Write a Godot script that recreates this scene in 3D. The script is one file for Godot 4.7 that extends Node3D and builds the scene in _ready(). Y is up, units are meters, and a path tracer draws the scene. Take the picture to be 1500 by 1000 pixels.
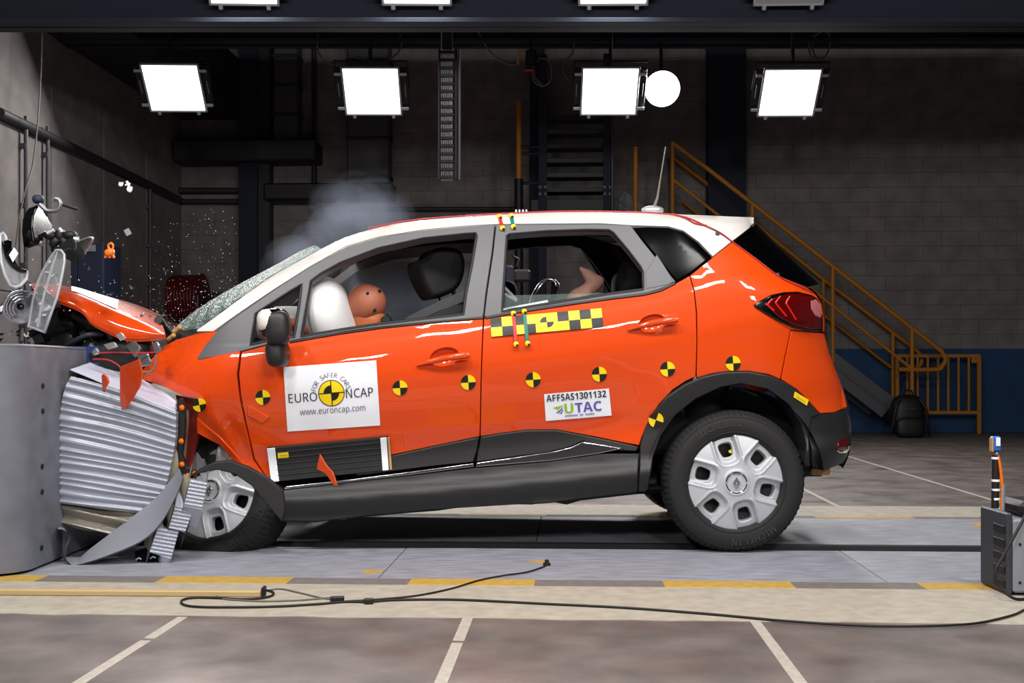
extends Node3D
# Crash hall with a small car that has just struck an offset barrier.
# The lens: focal length FO pixels on a 1500 x 1000 frame, eye at height EH, EZ metres in front of the car's near flank (z = 0).
const FO := 1739.0
const EZ := 5.35
const EH := 0.82
const HY := 545.0
const PM := 325.0            # pixels per metre on the plane z = 0
const CZ := -0.87            # the car's centre plane
var RB := Basis(Vector3.UP, -0.0488)   # the hall stands a little askew to the car
var M := {}
var used := {}
var rng := RandomNumberGenerator.new()

func _ready():
	rng.seed = 77
	setup_view()
	setup_lamps()
	make_materials()
	build_room()
	build_floor()
	build_rig()
	build_background()
	build_barrier()
	build_car()
	build_people()
	build_debris()
	build_floor_things()
	build_smoke()

func setup_view():
	var cam := Camera3D.new()
	cam.name = "camera"
	cam.projection = Camera3D.PROJECTION_FRUSTUM
	cam.near = 0.05
	cam.far = 120.0
	cam.keep_aspect = Camera3D.KEEP_HEIGHT
	cam.size = 1000.0 / FO * cam.near
	cam.frustum_offset = Vector2(0, (HY - 500.0) / FO * cam.near)
	cam.position = Vector3(0, EH, EZ)
	cam.current = true
	add_child(cam)
	var e := Environment.new()
	e.background_mode = Environment.BG_COLOR
	e.background_color = Color(0, 0, 0)
	e.tonemap_mode = Environment.TONE_MAPPER_LINEAR
	e.tonemap_exposure = 1.0
	e.sdfgi_enabled = true
	e.ssao_enabled = true
	e.ssil_enabled = true
	e.volumetric_fog_enabled = true
	e.volumetric_fog_density = 0.0
	var we := WorldEnvironment.new()
	we.name = "hall_environment"
	we.environment = e
	add_child(we)

# ------------------------------------------------------------------ places
func W(px: float, py: float, z: float) -> Vector3:          # the point of depth z that the pixel shows
	var k := (EZ - z) / FO
	return Vector3((px - 750.0) * k, EH + (HY - py) * k, z)

func on_floor(px: float, py: float, y := 0.0) -> Vector3:
	var d := FO * (EH - y) / (py - HY)
	return Vector3((px - 750.0) * d / FO, y, EZ - d)

func room(px: float, py: float, zr: float) -> Vector3:      # hall coordinates of the pixel on the hall plane z = zr
	var o := RB.inverse() * Vector3(0, EH, EZ)
	var d := RB.inverse() * Vector3((px - 750.0) / FO, (HY - py) / FO, -1.0)
	return o + d * ((zr - o.z) / d.z)

func room_x(px: float, py: float, xr: float) -> Vector3:    # the same on the hall plane x = xr
	var o := RB.inverse() * Vector3(0, EH, EZ)
	var d := RB.inverse() * Vector3((px - 750.0) / FO, (HY - py) / FO, -1.0)
	return o + d * ((xr - o.x) / d.x)

func curve(pts: Array, x: float) -> float:                   # smooth curve through [x, y] knots
	var n := pts.size()
	if x <= pts[0][0]:
		return pts[0][1]
	if x >= pts[n - 1][0]:
		return pts[n - 1][1]
	var i := 0
	while x > pts[i + 1][0]:
		i += 1
	var x0: float = pts[i][0]
	var x1: float = pts[i + 1][0]
	var y0: float = pts[i][1]
	var y1: float = pts[i + 1][1]
	var h := x1 - x0
	var d := (y1 - y0) / h
	var m0 := d
	var m1 := d
	if i > 0:
		var dp: float = (y0 - pts[i - 1][1]) / (x0 - pts[i - 1][0])
		m0 = 0.0 if dp * d <= 0.0 else 2.0 * dp * d / (dp + d)
	if i < n - 2:
		var dn: float = (pts[i + 2][1] - y1) / (pts[i + 2][0] - x1)
		m1 = 0.0 if dn * d <= 0.0 else 2.0 * dn * d / (dn + d)
	var t := (x - x0) / h
	var t2 := t * t
	var t3 := t2 * t
	return (2 * t3 - 3 * t2 + 1) * y0 + (t3 - 2 * t2 + t) * h * m0 + (-2 * t3 + 3 * t2) * y1 + (t3 - t2) * h * m1

func V(a: Array) -> PackedVector2Array:                      # [x, y, x, y, ...] to points
	var r := PackedVector2Array()
	for i in range(0, a.size(), 2):
		r.append(Vector2(a[i], a[i + 1]))
	return r

func round_poly(p: PackedVector2Array, times := 2) -> PackedVector2Array:   # corner cutting
	for k in times:
		var q := PackedVector2Array()
		for i in p.size():
			var a := p[i]
			var b := p[(i + 1) % p.size()]
			q.append(a.lerp(b, 0.25))
			q.append(a.lerp(b, 0.75))
		p = q
	return p

func spline(p: Array, per := 6, closed := false) -> Array:   # Catmull-Rom through 2D or 3D points
	var r := []
	var n := p.size()
	for i in (n if closed else n - 1):
		var a = p[(i - 1 + n) % n] if closed or i > 0 else p[0]
		var b = p[i]
		var c = p[(i + 1) % n]
		var d = p[(i + 2) % n] if closed or i < n - 2 else p[n - 1]
		for k in per:
			var t := float(k) / per
			r.append(0.5 * (2.0 * b + (c - a) * t + (2.0 * a - 5.0 * b + 4.0 * c - d) * t * t + (3.0 * b - a - 3.0 * c + d) * t * t * t))
	if not closed:
		r.append(p[n - 1])
	return r

# ------------------------------------------------------------------ mesh building
class MB:
	var v := PackedVector3Array()
	var n := PackedVector3Array()
	var uv := PackedVector2Array()
	var ix := PackedInt32Array()
	func vert(p: Vector3, nn: Vector3, t := Vector2.ZERO) -> int:
		v.append(p)
		n.append(nn)
		uv.append(t)
		return v.size() - 1
	func tri(a: int, b: int, c: int):
		var g := (v[b] - v[a]).cross(v[c] - v[a])
		if g.length_squared() < 1e-16:
			return
		if g.dot(n[a] + n[b] + n[c]) > 0.0:
			ix.append_array(PackedInt32Array([a, c, b]))
		else:
			ix.append_array(PackedInt32Array([a, b, c]))
	func quad(a: int, b: int, c: int, d: int):
		tri(a, b, c)
		tri(a, c, d)
	func flat(pts: Array, out := Vector3.ZERO):              # a flat convex face; out: which way it looks
		var g: Vector3 = (pts[1] - pts[0]).cross(pts[2] - pts[0]).normalized()
		if out != Vector3.ZERO and g.dot(out) < 0.0:
			g = -g
		var i0 := v.size()
		for p in pts:
			vert(p, g, Vector2(p.x, p.y))
		for k in range(1, pts.size() - 1):
			tri(i0, i0 + k, i0 + k + 1)
	func mesh() -> ArrayMesh:
		var a := []
		a.resize(Mesh.ARRAY_MAX)
		a[Mesh.ARRAY_VERTEX] = v
		a[Mesh.ARRAY_NORMAL] = n
		a[Mesh.ARRAY_TEX_UV] = uv
		a[Mesh.ARRAY_INDEX] = ix
		var m := ArrayMesh.new()
		if ix.size():
			m.add_surface_from_arrays(Mesh.PRIMITIVE_TRIANGLES, a)
		return m
	func moved(t: Transform3D):
		var nb := t.basis.inverse().transposed()
		for i in v.size():
			v[i] = t * v[i]
			n[i] = (nb * n[i]).normalized()
		if t.basis.determinant() < 0.0:
			for i in range(0, ix.size(), 3):
				var k := ix[i]
				ix[i] = ix[i + 1]
				ix[i + 1] = k
		return self
	func join(o):
		var k := v.size()
		v.append_array(o.v)
		n.append_array(o.n)
		uv.append_array(o.uv)
		for i in o.ix:
			ix.append(i + k)
		return self
	func far_side(mid: float):
		return moved(Transform3D(Basis.from_scale(Vector3(1, 1, -1)), Vector3(0, 0, 2.0 * mid)))

func box(mb: MB, at: Vector3, size: Vector3, basis := Basis(), bev := 0.004):
	var h := size * 0.5
	var b := minf(bev, minf(h.x, minf(h.y, h.z)) * 0.8)
	var ax := [Vector3(1, 0, 0), Vector3(0, 1, 0), Vector3(0, 0, 1)]
	var P := func(s: Vector3, face: int) -> Vector3:
		var p := s * (h - Vector3(b, b, b))
		p[face] = s[face] * h[face]
		return at + basis * p
	for f in 3:
		for s in [-1.0, 1.0]:
			var pts := []
			for c in [[-1, -1], [1, -1], [1, 1], [-1, 1]]:
				var q := Vector3.ZERO
				q[f] = s
				q[(f + 1) % 3] = c[0]
				q[(f + 2) % 3] = c[1]
				pts.append(P.call(q, f))
			mb.flat(pts, basis * (ax[f] * s))
	for f in 3:                                               # edges between faces f and g
		var g := (f + 1) % 3
		var k := (f + 2) % 3
		for s in [-1.0, 1.0]:
			for t in [-1.0, 1.0]:
				var q := Vector3.ZERO
				q[f] = s
				q[g] = t
				q[k] = -1
				var r := q
				r[k] = 1
				mb.flat([P.call(q, f), P.call(r, f), P.call(r, g), P.call(q, g)], basis * (ax[f] * s + ax[g] * t))
	for s in [-1.0, 1.0]:
		for t in [-1.0, 1.0]:
			for u in [-1.0, 1.0]:
				var q := Vector3(s, t, u)
				mb.flat([P.call(q, 0), P.call(q, 1), P.call(q, 2)], basis * q)

func beam(mb: MB, a: Vector3, b: Vector3, w: float, h: float, up := Vector3.UP, bev := 0.004):   # a box from a to b
	var x := (b - a).normalized()
	var z := x.cross(up).normalized()
	var y := z.cross(x)
	box(mb, (a + b) * 0.5, Vector3((b - a).length(), h, w), Basis(x, y, z), bev)

func tube(mb: MB, pts: Array, r, sides := 8, caps := true):
	var n := pts.size()
	var up := Vector3.ZERO
	var base := mb.v.size()
	for i in n:
		var t: Vector3 = (pts[mini(i + 1, n - 1)] - pts[maxi(i - 1, 0)]).normalized()
		if up == Vector3.ZERO:
			up = Vector3.UP if absf(t.y) < 0.9 else Vector3.RIGHT
		up = (up - t * up.dot(t)).normalized()
		var s := t.cross(up)
		var rr: float = r[i] if r is Array or r is PackedFloat32Array else r
		for k in sides + 1:
			var a := TAU * k / sides
			var d := up * cos(a) + s * sin(a)
			mb.vert(pts[i] + d * rr, d, Vector2(float(k) / sides, float(i)))
	for i in n - 1:
		for k in sides:
			var o := base + i * (sides + 1) + k
			mb.quad(o, o + 1, o + sides + 2, o + sides + 1)
	if caps:
		for e in [0, n - 1]:
			var t: Vector3 = (pts[1] - pts[0]).normalized() if e else Vector3.ZERO
			t = (pts[n - 1] - pts[n - 2]).normalized() if e else -(pts[1] - pts[0]).normalized()
			var c := mb.vert(pts[e], t)
			for k in sides:
				var a := mb.vert(mb.v[base + e * (sides + 1) + k], t)
				var b := mb.vert(mb.v[base + e * (sides + 1) + k + 1], t)
				mb.tri(c, a, b)

func grid(mb: MB, f: Callable, nu: int, nv: int, face := Vector3.ZERO, wrap := false):   # f(u, v), both 0..1
	var P := []
	for i in nu + 1:
		for j in nv + 1:
			P.append(f.call(float(i) / nu, float(j) / nv))
	var base := mb.v.size()
	var w := nv + 1
	for i in nu + 1:
		for j in nv + 1:
			var du: Vector3
			if wrap:
				du = P[((i + 1) if i < nu else 1) * w + j] - P[((i - 1) if i > 0 else nu - 1) * w + j]
			else:
				du = P[mini(i + 1, nu) * w + j] - P[maxi(i - 1, 0) * w + j]
			var dv: Vector3 = P[i * w + mini(j + 1, nv)] - P[i * w + maxi(j - 1, 0)]
			var g := du.cross(dv).normalized()
			if face != Vector3.ZERO and g.dot(face) < 0.0:
				g = -g
			mb.vert(P[i * w + j], g, Vector2(float(i) / nu, float(j) / nv))
	for i in nu:
		for j in nv:
			var o := base + i * w + j
			mb.quad(o, o + 1, o + w + 1, o + w)

func lathe(mb: MB, prof: Array, t: Transform3D, segs := 32, face_out := true):   # prof: [radius, height] pairs, axis = t's z
	var n := prof.size()
	for i in n - 1:                                           # every band flat-shaded across, smooth around
		var a := Vector2(prof[i][0], prof[i][1])
		var b := Vector2(prof[i + 1][0], prof[i + 1][1])
		var d := (b - a).normalized()
		var nn := Vector2(d.y, -d.x) if face_out else Vector2(-d.y, d.x)
		var n0 := nn
		var n1 := nn
		if i > 0:
			var e := (a - Vector2(prof[i - 1][0], prof[i - 1][1])).normalized()
			if e.dot(d) > 0.75:
				n0 = (nn + (Vector2(e.y, -e.x) if face_out else Vector2(-e.y, e.x))).normalized()
		if i < n - 2:
			var e := (Vector2(prof[i + 2][0], prof[i + 2][1]) - b).normalized()
			if e.dot(d) > 0.75:
				n1 = (nn + (Vector2(e.y, -e.x) if face_out else Vector2(-e.y, e.x))).normalized()
		var o := mb.v.size()
		for k in segs + 1:
			var c := cos(TAU * k / segs)
			var s := sin(TAU * k / segs)
			mb.vert(t * Vector3(a.x * c, a.x * s, a.y), (t.basis * Vector3(n0.x * c, n0.x * s, n0.y)).normalized(), Vector2(float(k) / segs, 0))
			mb.vert(t * Vector3(b.x * c, b.x * s, b.y), (t.basis * Vector3(n1.x * c, n1.x * s, n1.y)).normalized(), Vector2(float(k) / segs, 1))
		for k in segs:
			var q := o + k * 2
			mb.quad(q, q + 1, q + 3, q + 2)

func blob(mb: MB, at: Vector3, r: Vector3, pw := 2.0, basis := Basis(), nu := 28, nv := 16):   # rounded lump, squarer as pw grows
	var f := func(u: float, v: float) -> Vector3:
		var a := u * TAU
		var b := (v - 0.5) * PI
		var d := Vector3(cos(b) * cos(a), sin(b), cos(b) * sin(a))
		var k := pow(pow(absf(d.x), pw) + pow(absf(d.y), pw) + pow(absf(d.z), pw), -1.0 / pw)
		return at + basis * (d * k * r)
	var o := mb.v.size()
	grid(mb, f, nu, nv, Vector3.ZERO, true)
	for i in range(o, mb.v.size()):
		if mb.n[i].dot(mb.v[i] - at) < 0.0 or mb.n[i] == Vector3.ZERO:
			mb.n[i] = -mb.n[i] if mb.n[i] != Vector3.ZERO else (mb.v[i] - at).normalized()
	for i in range(0, mb.ix.size(), 3):                       # wind again now that the normals are right
		var a := mb.ix[i]
		var b := mb.ix[i + 1]
		var c := mb.ix[i + 2]
		if a >= o and (mb.v[b] - mb.v[a]).cross(mb.v[c] - mb.v[a]).dot(mb.n[a] + mb.n[b] + mb.n[c]) > 0.0:
			mb.ix[i + 1] = c
			mb.ix[i + 2] = b

func densify(p: PackedVector2Array, step: float) -> PackedVector2Array:
	var r := PackedVector2Array()
	for i in p.size():
		var a := p[i]
		var b := p[(i + 1) % p.size()]
		var n := maxi(1, ceili(a.distance_to(b) / step))
		for k in n:
			r.append(a.lerp(b, float(k) / n))
	return r

func inset(p: PackedVector2Array, d: float) -> PackedVector2Array:
	var r := PackedVector2Array()
	var s := -1.0 if Geometry2D.is_polygon_clockwise(p) else 1.0
	for i in p.size():
		var a := (p[i] - p[(i - 1 + p.size()) % p.size()]).normalized()
		var b := (p[(i + 1) % p.size()] - p[i]).normalized()
		var m := Vector2(-a.y - b.y, a.x + b.x) * s
		var l := m.length()
		r.append(p[i] + (m / l * minf(d * 2.0 / l, d * 2.0) if l > 0.05 else Vector2.ZERO))
	return r

# A curved plate: polygon in 2D laid onto the surface that lift(p) gives, front towards face, edge rounded by bev and th deep. p is in pixels or metres, per = units per metre.
func plate(mb: MB, poly: PackedVector2Array, lift: Callable, face := Vector3(0, 0, 1), step := 10.0, th := 0.012, bev := 0.003, holes := [], per := PM, back := false):
	var e := 0.02 * step
	var norm := func(p: Vector2) -> Vector3:
		var du: Vector3 = lift.call(p + Vector2(e, 0)) - lift.call(p - Vector2(e, 0))
		var dv: Vector3 = lift.call(p + Vector2(0, e)) - lift.call(p - Vector2(0, e))
		var g := du.cross(dv).normalized()
		return -g if g.dot(face) < 0.0 else g
	var rings := []
	var inner := inset(densify(poly, step), bev * per)
	rings.append([densify(poly, step), inner])
	var cut := []
	for h in holes:
		var dh := densify(h, step)
		var grown := inset(dh, -bev * per)
		rings.append([dh, grown])
		cut.append(grown)
	var lo := inner[0]
	var hi := inner[0]
	for p in inner:
		lo = lo.min(p)
		hi = hi.max(p)
	var cache := {}
	var vert := func(p: Vector2) -> int:
		var key := Vector2i((p * 512.0 / step).round())
		if not cache.has(key):
			cache[key] = mb.vert(lift.call(p), norm.call(p), (p - lo) / (hi - lo))
		return cache[key]
	var nx := maxi(1, ceili((hi.x - lo.x) / step))
	var ny := maxi(1, ceili((hi.y - lo.y) / step))
	var sx := (hi.x - lo.x) / nx
	var sy := (hi.y - lo.y) / ny
	for i in nx:
		for j in ny:
			var a := lo + Vector2(i * sx, j * sy)
			var cell := PackedVector2Array([a, a + Vector2(sx, 0), a + Vector2(sx, sy), a + Vector2(0, sy)])
			var got: Array = Geometry2D.intersect_polygons(cell, inner)
			for h in cut:
				var left := []
				for g in got:
					left.append_array(Geometry2D.clip_polygons(g, h))
				got = left
			for g in got:
				var t := Geometry2D.triangulate_polygon(g)
				for k in range(0, t.size(), 3):
					mb.tri(vert.call(g[t[k]]), vert.call(g[t[k + 1]]), vert.call(g[t[k + 2]]))
	if th <= 0.0:
		return
	for ri in rings.size():
		var outer: PackedVector2Array = rings[ri][0]
		var inn: PackedVector2Array = rings[ri][1]
		var n := outer.size()
		var pi := []
		var po := []
		var pb := []
		var ni := []
		var no := []
		for i in n:
			var nn: Vector3 = norm.call(inn[i])
			var a: Vector3 = lift.call(inn[i])
			var b: Vector3 = lift.call(outer[i])
			var side := (b - a)
			side = (side - nn * side.dot(nn)).normalized()
			pi.append(a)
			po.append(b - nn * bev)
			pb.append(b - nn * th)
			ni.append(nn)
			no.append(side)
		for i in n:
			var j := (i + 1) % n
			var a := mb.vert(pi[i], ni[i])
			var b := mb.vert(pi[j], ni[j])
			var c := mb.vert(po[j], no[j])
			var d := mb.vert(po[i], no[i])
			var f := mb.vert(pb[j], no[j])
			var g := mb.vert(pb[i], no[i])
			mb.quad(a, b, c, d)
			mb.quad(d, c, f, g)
	if back:
		var tris := mb.ix.size()
		var back_lift := func(p: Vector2) -> Vector3:
			return lift.call(p) - norm.call(p) * th
		plate(mb, poly, back_lift, -face, step, 0.0, bev, holes, per, false)

func lift_text(mb: MB, text: String, size: float, at: Vector2, along: Vector2, lift: Callable, bold := false, spacing := 0.0, fit := 0.0):
	# flat lettering in the plane of lift(); at = middle of the baseline, along = writing direction; sizes in the units of lift
	var tm := text_mesh(text, bold)
	var arr: Array = tm.get_mesh_arrays()
	var vs: PackedVector3Array = arr[Mesh.ARRAY_VERTEX]
	var id: PackedInt32Array = arr[Mesh.ARRAY_INDEX] if arr[Mesh.ARRAY_INDEX] != null else PackedInt32Array(range(vs.size()))
	var lo := 1e9
	var hi := -1e9
	var bottom := 1e9
	for p in vs:
		lo = minf(lo, p.x)
		hi = maxf(hi, p.x)
		bottom = minf(bottom, p.y)
	var ev: PackedVector3Array = text_mesh("E", bold).get_mesh_arrays()[Mesh.ARRAY_VERTEX]
	bottom = 1e9
	for p in ev:
		bottom = minf(bottom, p.y)
	var k := size
	var kx := (fit / (hi - lo)) if fit > 0.0 else k
	var down := Vector2(-along.y, along.x)
	var o := mb.v.size()
	for p in vs:
		var q := at + along * ((p.x - (lo + hi) * 0.5) * kx) - down * ((p.y - bottom) * k)
		mb.vert(lift.call(q), Vector3(0, 0, 1))
	for i in range(0, id.size(), 3):
		var n0 := (mb.v[o + id[i + 1]] - mb.v[o + id[i]]).cross(mb.v[o + id[i + 2]] - mb.v[o + id[i]]).normalized()
		if n0.z < 0.0:
			n0 = -n0
		for q in 3:
			mb.n[o + id[i + q]] = n0
		mb.tri(o + id[i], o + id[i + 1], o + id[i + 2])

var letters := {}
func text_mesh(text: String, bold: bool) -> TextMesh:
	var key := text + str(bold)
	if not letters.has(key):
		var f := SystemFont.new()
		f.font_names = PackedStringArray(["Droid Sans"])
		f.font_weight = 700 if bold else 400
		var t := TextMesh.new()
		t.font = f
		t.text = text
		t.font_size = 64
		t.pixel_size = 1.0 / 46.0          # capital height about 1
		t.depth = 0.0
		t.curve_step = 1.5
		t.horizontal_alignment = HORIZONTAL_ALIGNMENT_CENTER
		t.vertical_alignment = VERTICAL_ALIGNMENT_BOTTOM
		letters[key] = t
	return letters[key]

# ------------------------------------------------------------------ objects
func put(called: String, mb: MB, mat: Material, parent: Node3D = self) -> MeshInstance3D:
	return put_mesh(called, mb.mesh(), mat, parent)

func put_mesh(called: String, mesh: Mesh, mat: Material, parent: Node3D = self) -> MeshInstance3D:
	var o := MeshInstance3D.new()
	o.mesh = mesh
	o.material_override = mat
	o.name = numbered(called) if parent == self else called
	o.cast_shadow = GeometryInstance3D.SHADOW_CASTING_SETTING_ON
	parent.add_child(o, true)
	return o

func numbered(called: String) -> String:
	used[called] = used.get(called, -1) + 1
	return called if used[called] == 0 else "%s_%03d" % [called, used[called]]

func node(called: String, parent: Node3D = self) -> Node3D:
	var o := Node3D.new()
	o.name = numbered(called) if parent == self else called
	parent.add_child(o, true)
	return o

func tag(o: Node3D, label: String, category: String, group := "", kind := "") -> Node3D:
	o.set_meta("label", label)
	o.set_meta("category", category)
	if group:
		o.set_meta("group", group)
	if kind:
		o.set_meta("kind", kind)
	return o

func lab(o: Node3D, label: String) -> Node3D:
	o.set_meta("label", label)
	return o

func struct(called: String, mb: MB, mat: Material, label: String, category: String) -> MeshInstance3D:
	var o := put(called, mb, mat)
	o.basis = RB
	o.set_meta("kind", "structure")
	tag(o, label, category)
	return o

func copy(o: Node3D, t: Transform3D, label: String) -> Node3D:
	var c: Node3D = o.duplicate()
	c.name = numbered(String(o.name).rstrip("0123456789_"))
	add_child(c)
	c.transform = t
	c.set_meta("label", label)
	return c

# ------------------------------------------------------------------ materials
func mat(c: Color, rough := 0.6, metal := 0.0, coat := 0.0) -> StandardMaterial3D:
	var m := StandardMaterial3D.new()
	m.albedo_color = c
	m.roughness = rough
	m.metallic = metal
	if coat > 0.0:
		m.clearcoat_enabled = true
		m.clearcoat = coat
		m.clearcoat_roughness = 0.03
	return m

func noise_tex(freq: float, lo: Color, hi: Color, seed_: int, octaves := 4, size := 512, cell := false, stretch := Vector3.ONE) -> ImageTexture:
	var n := FastNoiseLite.new()
	n.seed = seed_
	n.frequency = freq
	n.noise_type = FastNoiseLite.TYPE_CELLULAR if cell else FastNoiseLite.TYPE_SIMPLEX_SMOOTH
	n.fractal_octaves = octaves
	if cell:
		n.cellular_return_type = FastNoiseLite.RETURN_DISTANCE2_SUB
		n.fractal_type = FastNoiseLite.FRACTAL_NONE
	var im := n.get_seamless_image(size, size)
	var out := Image.create(size, size, false, Image.FORMAT_RGB8)
	for y in size:
		for x in size:
			out.set_pixel(x, y, lo.lerp(hi, im.get_pixel(x, y).r))
	return ImageTexture.create_from_image(out)

func textured(m: StandardMaterial3D, tex: Texture2D, scale: Vector3, bump: Texture2D = null, depth := 0.1, rough_tex: Texture2D = null):
	m.uv1_triplanar = true
	m.uv1_world_triplanar = true
	m.uv1_scale = scale
	m.albedo_texture = tex
	if bump:
		m.heightmap_enabled = true
		m.heightmap_texture = bump
		m.heightmap_scale = depth
	if rough_tex:
		m.roughness_texture = rough_tex
	return m

func make_materials():
	M.orange = mat(Color(0.85, 0.27, 0.03), 0.45, 0.0, 1.0)
	M.orange.metallic_specular = 0.25
	M.orange_raw = mat(Color(0.80, 0.28, 0.09), 0.5)
	M.white_paint = mat(Color(0.87, 0.855, 0.83), 0.35, 0.0, 1.0)
	M.grey_film = mat(Color(0.33, 0.33, 0.345), 0.45)
	M.satin = mat(Color(0.115, 0.115, 0.12), 0.5)
	M.black = mat(Color(0.035, 0.035, 0.04), 0.55)
	M.gloss_black = mat(Color(0.025, 0.025, 0.03), 0.12)
	M.rubber = mat(Color(0.085, 0.085, 0.087), 0.75)
	M.rubber_print = mat(Color(0.155, 0.155, 0.155), 0.65)
	M.chrome = mat(Color(0.85, 0.86, 0.88), 0.12, 1.0)
	M.hubcap = mat(Color(0.72, 0.73, 0.75), 0.36, 0.2)
	M.alu = mat(Color(0.66, 0.68, 0.73), 0.42, 0.35)
	M.alu_back = mat(Color(0.60, 0.57, 0.50), 0.55, 0.15)
	M.steel = mat(Color(0.55, 0.56, 0.58), 0.4, 0.8)
	M.white_sticker = mat(Color(0.93, 0.94, 0.97), 0.45)
	M.ink = mat(Color(0.17, 0.18, 0.24), 0.5)
	M.ink_grey = mat(Color(0.36, 0.37, 0.42), 0.5)
	M.violet = mat(Color(0.36, 0.34, 0.68), 0.5)
	M.lime = mat(Color(0.55, 0.75, 0.16), 0.5)
	M.yellow = mat(Color(0.96, 0.83, 0.04), 0.45)
	M.mark_black = mat(Color(0.06, 0.06, 0.065), 0.45)
	M.red_tape = mat(Color(0.80, 0.16, 0.16), 0.5)
	M.teal_tape = mat(Color(0.06, 0.46, 0.42), 0.5)
	M.red_wire = mat(Color(0.66, 0.10, 0.13), 0.5)
	M.dark_red = mat(Color(0.42, 0.07, 0.04), 0.4, 0.0, 0.5)
	M.tan = mat(Color(0.72, 0.55, 0.33), 0.6)
	M.amber = mat(Color(0.92, 0.44, 0.05), 0.35)
	M.airbag = mat(Color(0.90, 0.90, 0.90), 0.8)
	M.skin = mat(Color(0.64, 0.37, 0.27), 0.55)
	M.skin_pale = mat(Color(0.90, 0.68, 0.60), 0.55)
	M.seat = mat(Color(0.055, 0.055, 0.065), 0.8)
	M.headliner = mat(Color(0.72, 0.69, 0.66), 0.85)
	M.trim_dark = mat(Color(0.09, 0.09, 0.10), 0.7)
	M.belt = mat(Color(0.26, 0.26, 0.27), 0.7)
	M.navy = mat(Color(0.10, 0.14, 0.24), 0.6)
	M.blue_plate = mat(Color(0.09, 0.19, 0.40), 0.45)
	M.navy_beam = mat(Color(0.12, 0.14, 0.20), 0.9)
	M.dark_steel = mat(Color(0.13, 0.13, 0.15), 0.6)
	M.duct = mat(Color(0.30, 0.30, 0.32), 0.5, 0.3)
	M.rail = mat(Color(0.66, 0.42, 0.05), 0.6)
	M.hose = mat(Color(0.35, 0.04, 0.06), 0.5)
	M.cable = mat(Color(0.05, 0.05, 0.055), 0.55)
	M.grey_cable = mat(Color(0.42, 0.41, 0.39), 0.6)
	M.case_grey = mat(Color(0.52, 0.53, 0.56), 0.5)
	M.case_dark = mat(Color(0.20, 0.21, 0.24), 0.5)
	M.blue = mat(Color(0.15, 0.40, 0.75), 0.4)
	M.glass = mat(Color(0.80, 0.90, 0.88, 0.10), 0.03)
	M.glass.transparency = BaseMaterial3D.TRANSPARENCY_ALPHA
	M.privacy = mat(Color(0.012, 0.012, 0.016), 0.10)
	M.privacy.metallic_specular = 0.15
	M.lens = mat(Color(0.92, 0.94, 0.96, 0.12), 0.06)
	M.lens.transparency = BaseMaterial3D.TRANSPARENCY_ALPHA
	M.lens_edge = mat(Color(0.80, 0.82, 0.85, 0.6), 0.15)
	M.lens_edge.transparency = BaseMaterial3D.TRANSPARENCY_ALPHA
	M.red_lens = mat(Color(0.30, 0.008, 0.014), 0.12, 0.0, 0.6)
	M.red_glow = mat(Color(0.85, 0.10, 0.04), 0.25)
	M.shatter = mat(Color(0.52, 0.66, 0.63, 0.55), 0.3)
	M.shatter.transparency = BaseMaterial3D.TRANSPARENCY_ALPHA
	M.shatter.uv1_scale = Vector3(9, 5, 1)
	M.shatter.heightmap_enabled = true
	M.shatter.heightmap_texture = noise_tex(0.06, Color.BLACK, Color.WHITE, 5, 1, 256, true)
	M.shatter.heightmap_scale = 1.2
	M.case_pale = mat(Color(0.76, 0.77, 0.84), 0.5)
	M.alu_dull = mat(Color(0.56, 0.57, 0.61), 0.5, 0.1)
	M.skin_jaw = mat(Color(0.70, 0.38, 0.20), 0.5)
	M.lens_grey = mat(Color(0.60, 0.57, 0.55, 0.75), 0.3)
	M.lens_grey.transparency = BaseMaterial3D.TRANSPARENCY_ALPHA
	M.crumb = mat(Color(0.85, 0.90, 0.90), 0.15)
	M.tan_pale = mat(Color(0.74, 0.64, 0.46), 0.6)
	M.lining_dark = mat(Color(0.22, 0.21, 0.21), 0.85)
	M.alu_skirt = mat(Color(0.55, 0.53, 0.49), 0.35, 0.4)
	M.red_chrome = mat(Color(0.85, 0.50, 0.52), 0.35, 0.5)
	# barrier block: painted steel, a little scuffed
	var grime := noise_tex(0.012, Color(0.80, 0.80, 0.80), Color(1, 1, 1), 11, 5)
	var fine := noise_tex(0.05, Color.BLACK, Color.WHITE, 12, 5)
	M.block_paint = textured(mat(Color(0.47, 0.48, 0.52), 0.55), grime, Vector3.ONE * 0.9)
	# concrete floor: polished, blotchy, brown-grey
	var slab := noise_tex(0.008, Color(0.70, 0.68, 0.665), Color(1.0, 0.97, 0.95), 21, 6, 1024)
	var slab_rough := noise_tex(0.012, Color(0.25, 0.25, 0.25), Color(0.85, 0.85, 0.85), 22, 4)
	M.concrete = textured(mat(Color(0.48, 0.455, 0.45), 1.0), slab, Vector3(0.35, 0.35, 0.35), fine, 0.06, slab_rough)
	var beige := noise_tex(0.02, Color(0.86, 0.85, 0.84), Color(1, 1, 1), 23, 6, 1024)
	M.beige = textured(mat(Color(0.72, 0.69, 0.635), 0.7), beige, Vector3(0.5, 0.5, 0.5), fine, 0.08)
	var track := noise_tex(0.014, Color(0.74, 0.74, 0.76), Color(1, 1, 1), 24, 6, 1024)
	M.track = textured(mat(Color(0.66, 0.67, 0.71), 0.5), track, Vector3(0.35, 0.35, 1.6), fine, 0.05)
	M.kerb = textured(mat(Color(0.48, 0.46, 0.45), 0.7), beige, Vector3(0.8, 0.8, 0.8))
	M.yellow_floor = textured(mat(Color(0.78, 0.64, 0.29), 0.6), beige, Vector3(0.9, 0.9, 0.9))
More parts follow.
